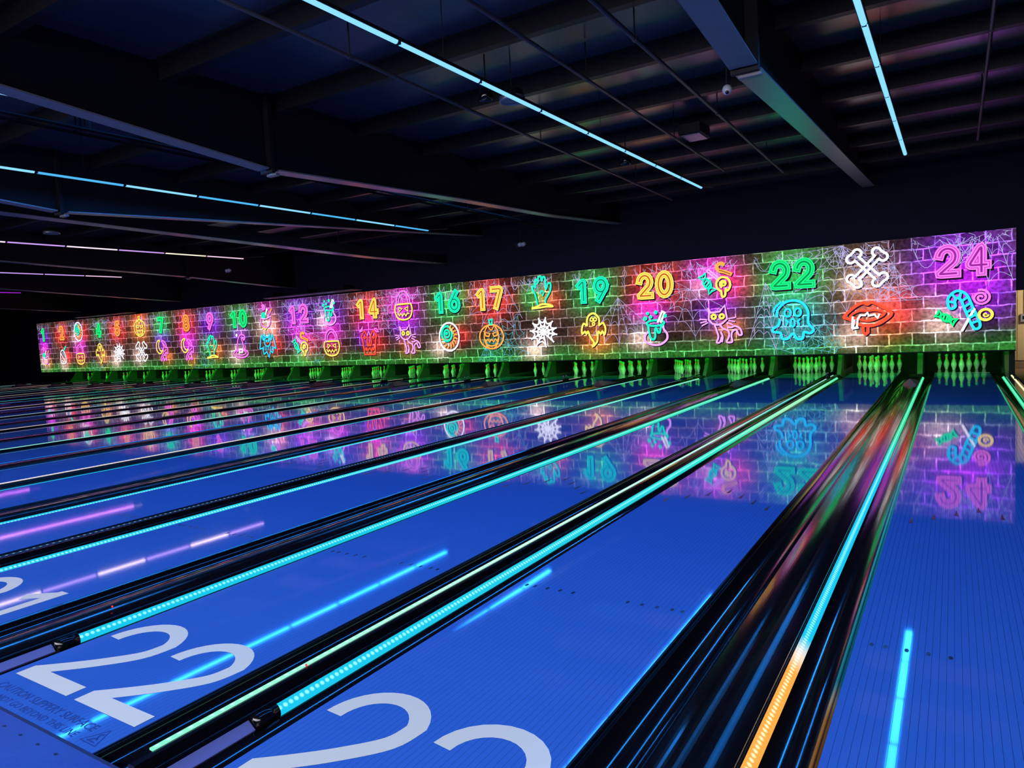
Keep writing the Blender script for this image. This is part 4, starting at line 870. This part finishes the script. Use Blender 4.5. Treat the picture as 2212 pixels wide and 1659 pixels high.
def m_mummy():
    return [('wh', .1, smooth([(-.5, -.8), (-.6, -.1), (-.45, .4), (-.1, .55), (.25, .3), (.45, -.2), (.4, -.8)], True, 5), True), ('wh', .08, [(-.45, .2), (-.1, -.3), (.35, -.7)], False), ('cy', .1, [(-.1, .35), (.3, -.2)], False), ('wh', .08, [(-.4, -.5), (0, -.75)], False), ('te', .16, [(.2, .55), (.62, .95)], False), ('cy', .09, [(.05, .4), (.25, .6)], False), ('re', .08, [(-.15, 1.0), (.0, .6)], False)]

def put(name, strokes, x, z, sx, sz, dy=0.0, kmax=0.03):
    """print a motif on the mural: one flat mesh, with its printed drop shadow underneath."""
    used = []; bm = bmesh.new()
    def idx(k):
        if k not in used: used.append(k)
        return used.index(k)
    s_ = (sx+sz)/2
    for col, wd, pts, cl in strokes:
        q = [(x+px*sx, z+py*sz) for px, py in pts]
        q = [(a, min(ZT-0.005, max(ZB+0.005, b))) for a, b in q]
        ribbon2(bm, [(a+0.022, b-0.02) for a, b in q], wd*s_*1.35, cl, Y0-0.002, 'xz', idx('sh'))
    for i, (col, wd, pts, cl) in enumerate(strokes):
        q = [(x+px*sx, min(ZT-0.005, max(ZB+0.005, z+py*sz))) for px, py in pts]
        ribbon2(bm, q, wd*s_*1.15, cl, Y0-0.0045-0.00025*(i % 9), 'xz', idx(col))
    o = obj(name, bm, [NEON[k] for k in used], mural); o.matrix_parent_inverse = mural_inv; return o
def roundc(pts, r=0.07):
    out = [pts[0]]
    for a, b, c_ in zip(pts, pts[1:], pts[2:]):
        A, B_2, D = Vector(a), Vector(b), Vector(c_)
        u, v_ = (A-B_2), (D-B_2)
        if u.length < 1e-5 or v_.length < 1e-5: out.append(b); continue
        if u.normalized().dot(v_.normalized()) < -0.8: out.append(b); continue
        ra, rb_ = min(r, u.length*.45), min(r, v_.length*.45); p0 = B_2+u.normalized()*ra; p2 = B_2+v_.normalized()*rb_
        for t in (0, .25, .5, .75, 1): q = p0*(1-t)**2+B_2*2*t*(1-t)+p2*t*t; out.append((q.x, q.y))
    return out+[pts[-1]]
def put_number(s, col, x):
    H_, W_, gap = 0.52, 0.31, 0.22
    tot = len(s)*W_+(len(s)-1)*gap
    for i, ch in enumerate(s):
        x0 = x-tot/2+i*(W_+gap)
        bm = bmesh.new()
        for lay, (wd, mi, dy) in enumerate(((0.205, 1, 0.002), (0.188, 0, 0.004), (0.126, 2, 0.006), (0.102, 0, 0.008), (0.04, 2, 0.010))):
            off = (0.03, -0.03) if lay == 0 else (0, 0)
            for pts, cl in DIG[ch]:
                q = [(x0+px*W_+off[0], ZU-H_/2+py*H_+off[1]) for px, py in pts]
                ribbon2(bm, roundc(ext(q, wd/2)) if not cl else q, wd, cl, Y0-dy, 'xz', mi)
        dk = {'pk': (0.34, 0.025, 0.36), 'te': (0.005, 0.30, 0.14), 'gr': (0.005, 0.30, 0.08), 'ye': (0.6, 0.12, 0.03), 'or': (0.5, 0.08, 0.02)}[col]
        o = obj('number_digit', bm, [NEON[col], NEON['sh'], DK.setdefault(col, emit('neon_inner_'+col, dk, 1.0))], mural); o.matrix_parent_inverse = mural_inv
        o['label'] = {'pk': 'pink', 'te': 'green', 'gr': 'green', 'ye': 'yellow', 'or': 'orange'}[col]+' printed neon digit '+ch+' of number '+s
DK = {}
def ext(q, e):
    a, b = Vector(q[0]), Vector(q[1]); c_, d = Vector(q[-1]), Vector(q[-2])
    return [tuple(a+(a-b).normalized()*e)]+list(q[1:-1])+[tuple(c_+(c_-d).normalized()*e)]
NUMS = {1: 'gr', 2: 'or', 4: 'gr', 5: 'or', 7: 'gr', 8: 'or', 9: 'pk', 10: 'gr', 12: 'pk', 14: 'ye', 16: 'te', 17: 'ye', 19: 'te', 20: 'ye', 22: 'gr', 24: 'pk'}
for n, col in NUMS.items(): put_number(str(n), col, cx(n))
UPM = {23: ('bones_motif', m_bones()), 21: ('candy_motif', m_candies()), 18: ('hand_motif', m_hand()), 15: ('bucket_motif', m_bucket()), 13: ('flask_motif', m_flask()), 11: ('cup_motif', m_cup()), 6: ('pumpkin_motif', m_pumpkin('ye', 'ye', 'ye')), 3: ('eyeball_motif', m_eye())}
LOM = {24: ('candy_motif', m_cane()), 23: ('lips_motif', m_lips()), 22: ('ghost_motif', m_ghost_blue()), 21: ('cat_motif', m_cat()), 20: ('flask_motif', m_flask()), 19: ('ghost_motif', m_ghost()), 18: ('web_motif', m_web()), 17: ('pumpkin_motif', m_pumpkin()),
       16: ('eyeball_motif', m_eye()), 15: ('cat_motif', m_cat()), 14: ('house_motif', m_house()), 13: ('bucket_motif', m_bucket()), 12: ('candy_motif', m_candies()), 11: ('bat_motif', m_bat()), 10: ('hat_motif', m_hat()), 9: ('hand_motif', m_hand()), 8: ('moon_motif', m_moon()),
       7: ('moon_motif', m_moon()), 6: ('bones_motif', m_bones()), 5: ('web_motif', m_web()), 4: ('ghost_motif', m_ghost()), 3: ('bucket_motif', m_bucket()), 2: ('mummy_motif', m_mummy()), 1: ('cup_motif', m_cup())}
WORD = {'bones_motif': 'white crossed bones', 'candy_motif': 'sweets and lollipop', 'hand_motif': 'green zombie hand', 'bucket_motif': 'pumpkin bucket with pink handle', 'flask_motif': 'violet flask with green drips', 'cup_motif': 'pink potion cup', 'pumpkin_motif': 'grinning pumpkin', 'eyeball_motif': 'white ringed eyeball',
        'lips_motif': 'red lips with white fangs', 'ghost_motif': 'ghost', 'cat_motif': 'violet cat with yellow eyes', 'web_motif': 'white spider web', 'house_motif': 'red haunted house with bats', 'bat_motif': 'blue bat', 'hat_motif': 'pink witch hat', 'moon_motif': 'yellow moon with pink figure', 'mummy_motif': 'white wrapped shape with green tip'}
for n, (nm, st) in UPM.items(): put(nm, st, cx(n), ZU, 0.46, 0.46)['label'] = 'printed neon '+WORD[nm]+', upper row'
for n, (nm, st) in LOM.items(): put(nm, st, cx(n), ZL, 0.475, 0.46)['label'] = 'printed neon '+WORD[nm]+', lower row'

# cobwebs printed over the bricks
M_COB = emit('cobweb_print', (0.50, 0.47, 0.85), 1.05); M_COBC = emit('cobweb_print_blue', (0.12, 0.6, 0.72), 0.95)
RW = random.Random(11)
def inside(p): return XL+0.01 < p[0] < XR-0.01 and ZB+0.01 < p[1] < ZT-0.01
def cob(lines, mt, wd=0.0085):
    bm = bmesh.new()
    for ln in lines:
        run = []
        for p in ln+[(1e9, 0)]:
            if inside(p): run.append(p)
            else:
                if len(run) > 1: ribbon2(bm, run, wd*RW.uniform(0.75, 1.3), False, Y0-0.0028-RW.random()*0.0009, 'xz')
                run = []
    if bm.faces:
        o = obj('cobweb', bm, mt, mural); o.matrix_parent_inverse = mural_inv
    else: bm.free()
def radial(x, z, r, a0, a1, k, rings, mt=None, wd=0.0085):
    k = max(5, int(k*0.75)); rings = max(3, int(rings*0.62))
    A = [a0+(a1-a0)*(i+RW.uniform(-.2, .2))/(k-1) for i in range(k)]; Ls = [r*RW.uniform(.75, 1.1) for _ in range(k)]
    lines = []
    for a, l in zip(A, Ls): lines.append([(x+l*t/8*math.cos(math.radians(a)), z+l*t/8*math.sin(math.radians(a))) for t in range(9)])
    for j in range(1, rings+1):
        f = (j/rings)**1.1*0.92
        for i in range(k-1):
            l0, l1 = Ls[i]*f, Ls[i+1]*f; am = (A[i]+A[i+1])/2; lm = (l0+l1)/2*(0.80+0.06*RW.random())*math.cos(math.radians((A[i+1]-A[i])/2))
            p0 = (x+l0*math.cos(math.radians(A[i])), z+l0*math.sin(math.radians(A[i]))); p2 = (x+l1*math.cos(math.radians(A[i+1])), z+l1*math.sin(math.radians(A[i+1])))
            lines.append(smooth([p0, (x+lm*math.cos(math.radians(am)), z+lm*math.sin(math.radians(am))), p2], False, 3))
    cob(lines, mt or M_COB, wd)
def swag(x, wdt, drop, k, mt=None):
    lines = []
    for i in range(k):
        xa = x+RW.uniform(-wdt, wdt*0.2); xb = xa+RW.uniform(0.25, 1.0)*wdt; d = RW.uniform(.3, 1)*drop
        za, zb = ZT-0.01, ZT-0.01-RW.choice((0, 0, RW.uniform(0, .5)*drop))
        lines.append([(xa+(xb-xa)*t/10, za+(zb-za)*t/10-d*4*(t/10)*(1-t/10)*0.8) for t in range(11)])
    for i in range(k):
        xa = x+RW.uniform(-wdt, wdt); lines.append([(xa+RW.uniform(-.02, .02)*t, ZT-0.01-RW.uniform(.3, 1)*drop*0.15*t) for t in range(7)])
    cob(lines, mt or M_COB)
radial(cx(24)+0.55, ZT, 1.1, 180, 350, 12, 7); radial(cx(23)+0.55, 2.42, 0.95, 95, 300, 15, 9); radial(cx(23)-0.5, ZT-0.02, 1.5, 185, 330, 12, 10)
radial(cx(22)-0.6, 2.3, 1.6, 255, 305, 7, 12); radial(cx(23)-0.55, ZB, 1.0, 95, 185, 9, 9, M_COBC); radial(cx(22)+0.1, ZB, 0.8, 20, 160, 9, 8, M_COBC); radial(cx(23)+0.2, 1.7, .9, 0, 120, 8, 6)
radial(cx(17)+0.6, 1.05, 0.9, 0, 340, 15, 8, M_COBC); radial(cx(17)+0.45, ZT, 1.6, 180, 300, 10, 8); radial(cx(17)-0.2, ZB+0.5, 0.9, 235, 300, 7, 8, M_COBC)
radial(cx(15)-0.8, 2.35, 1.0, 0, 345, 16, 8); radial(cx(12)+.1, 1.95, 1.4, 0, 345, 16, 9); radial(cx(9)-.5, 1.3, .8, 40, 110, 7, 7); radial(cx(4)+.6, ZT, 1.6, 200, 330, 10, 8); radial(cx(9)-.5, ZB+.0, .8, 30, 170, 9, 6, M_COBC); radial(cx(4), ZB, .9, 30, 170, 9, 6, M_COBC)
radial(cx(19)+0.75, 2.2, 1.3, 230, 320, 9, 6); radial(cx(20)+0.9, 2.3, 1.2, 150, 330, 11, 6); radial(cx(13)-0.8, ZB, .9, 40, 140, 7, 5, M_COBC)
for n in range(24, 0, -1):
    swag(cx(n)+RW.uniform(-.4, .4), 0.8, RW.uniform(.5, 1.1), 6 if n % 3 else 10)
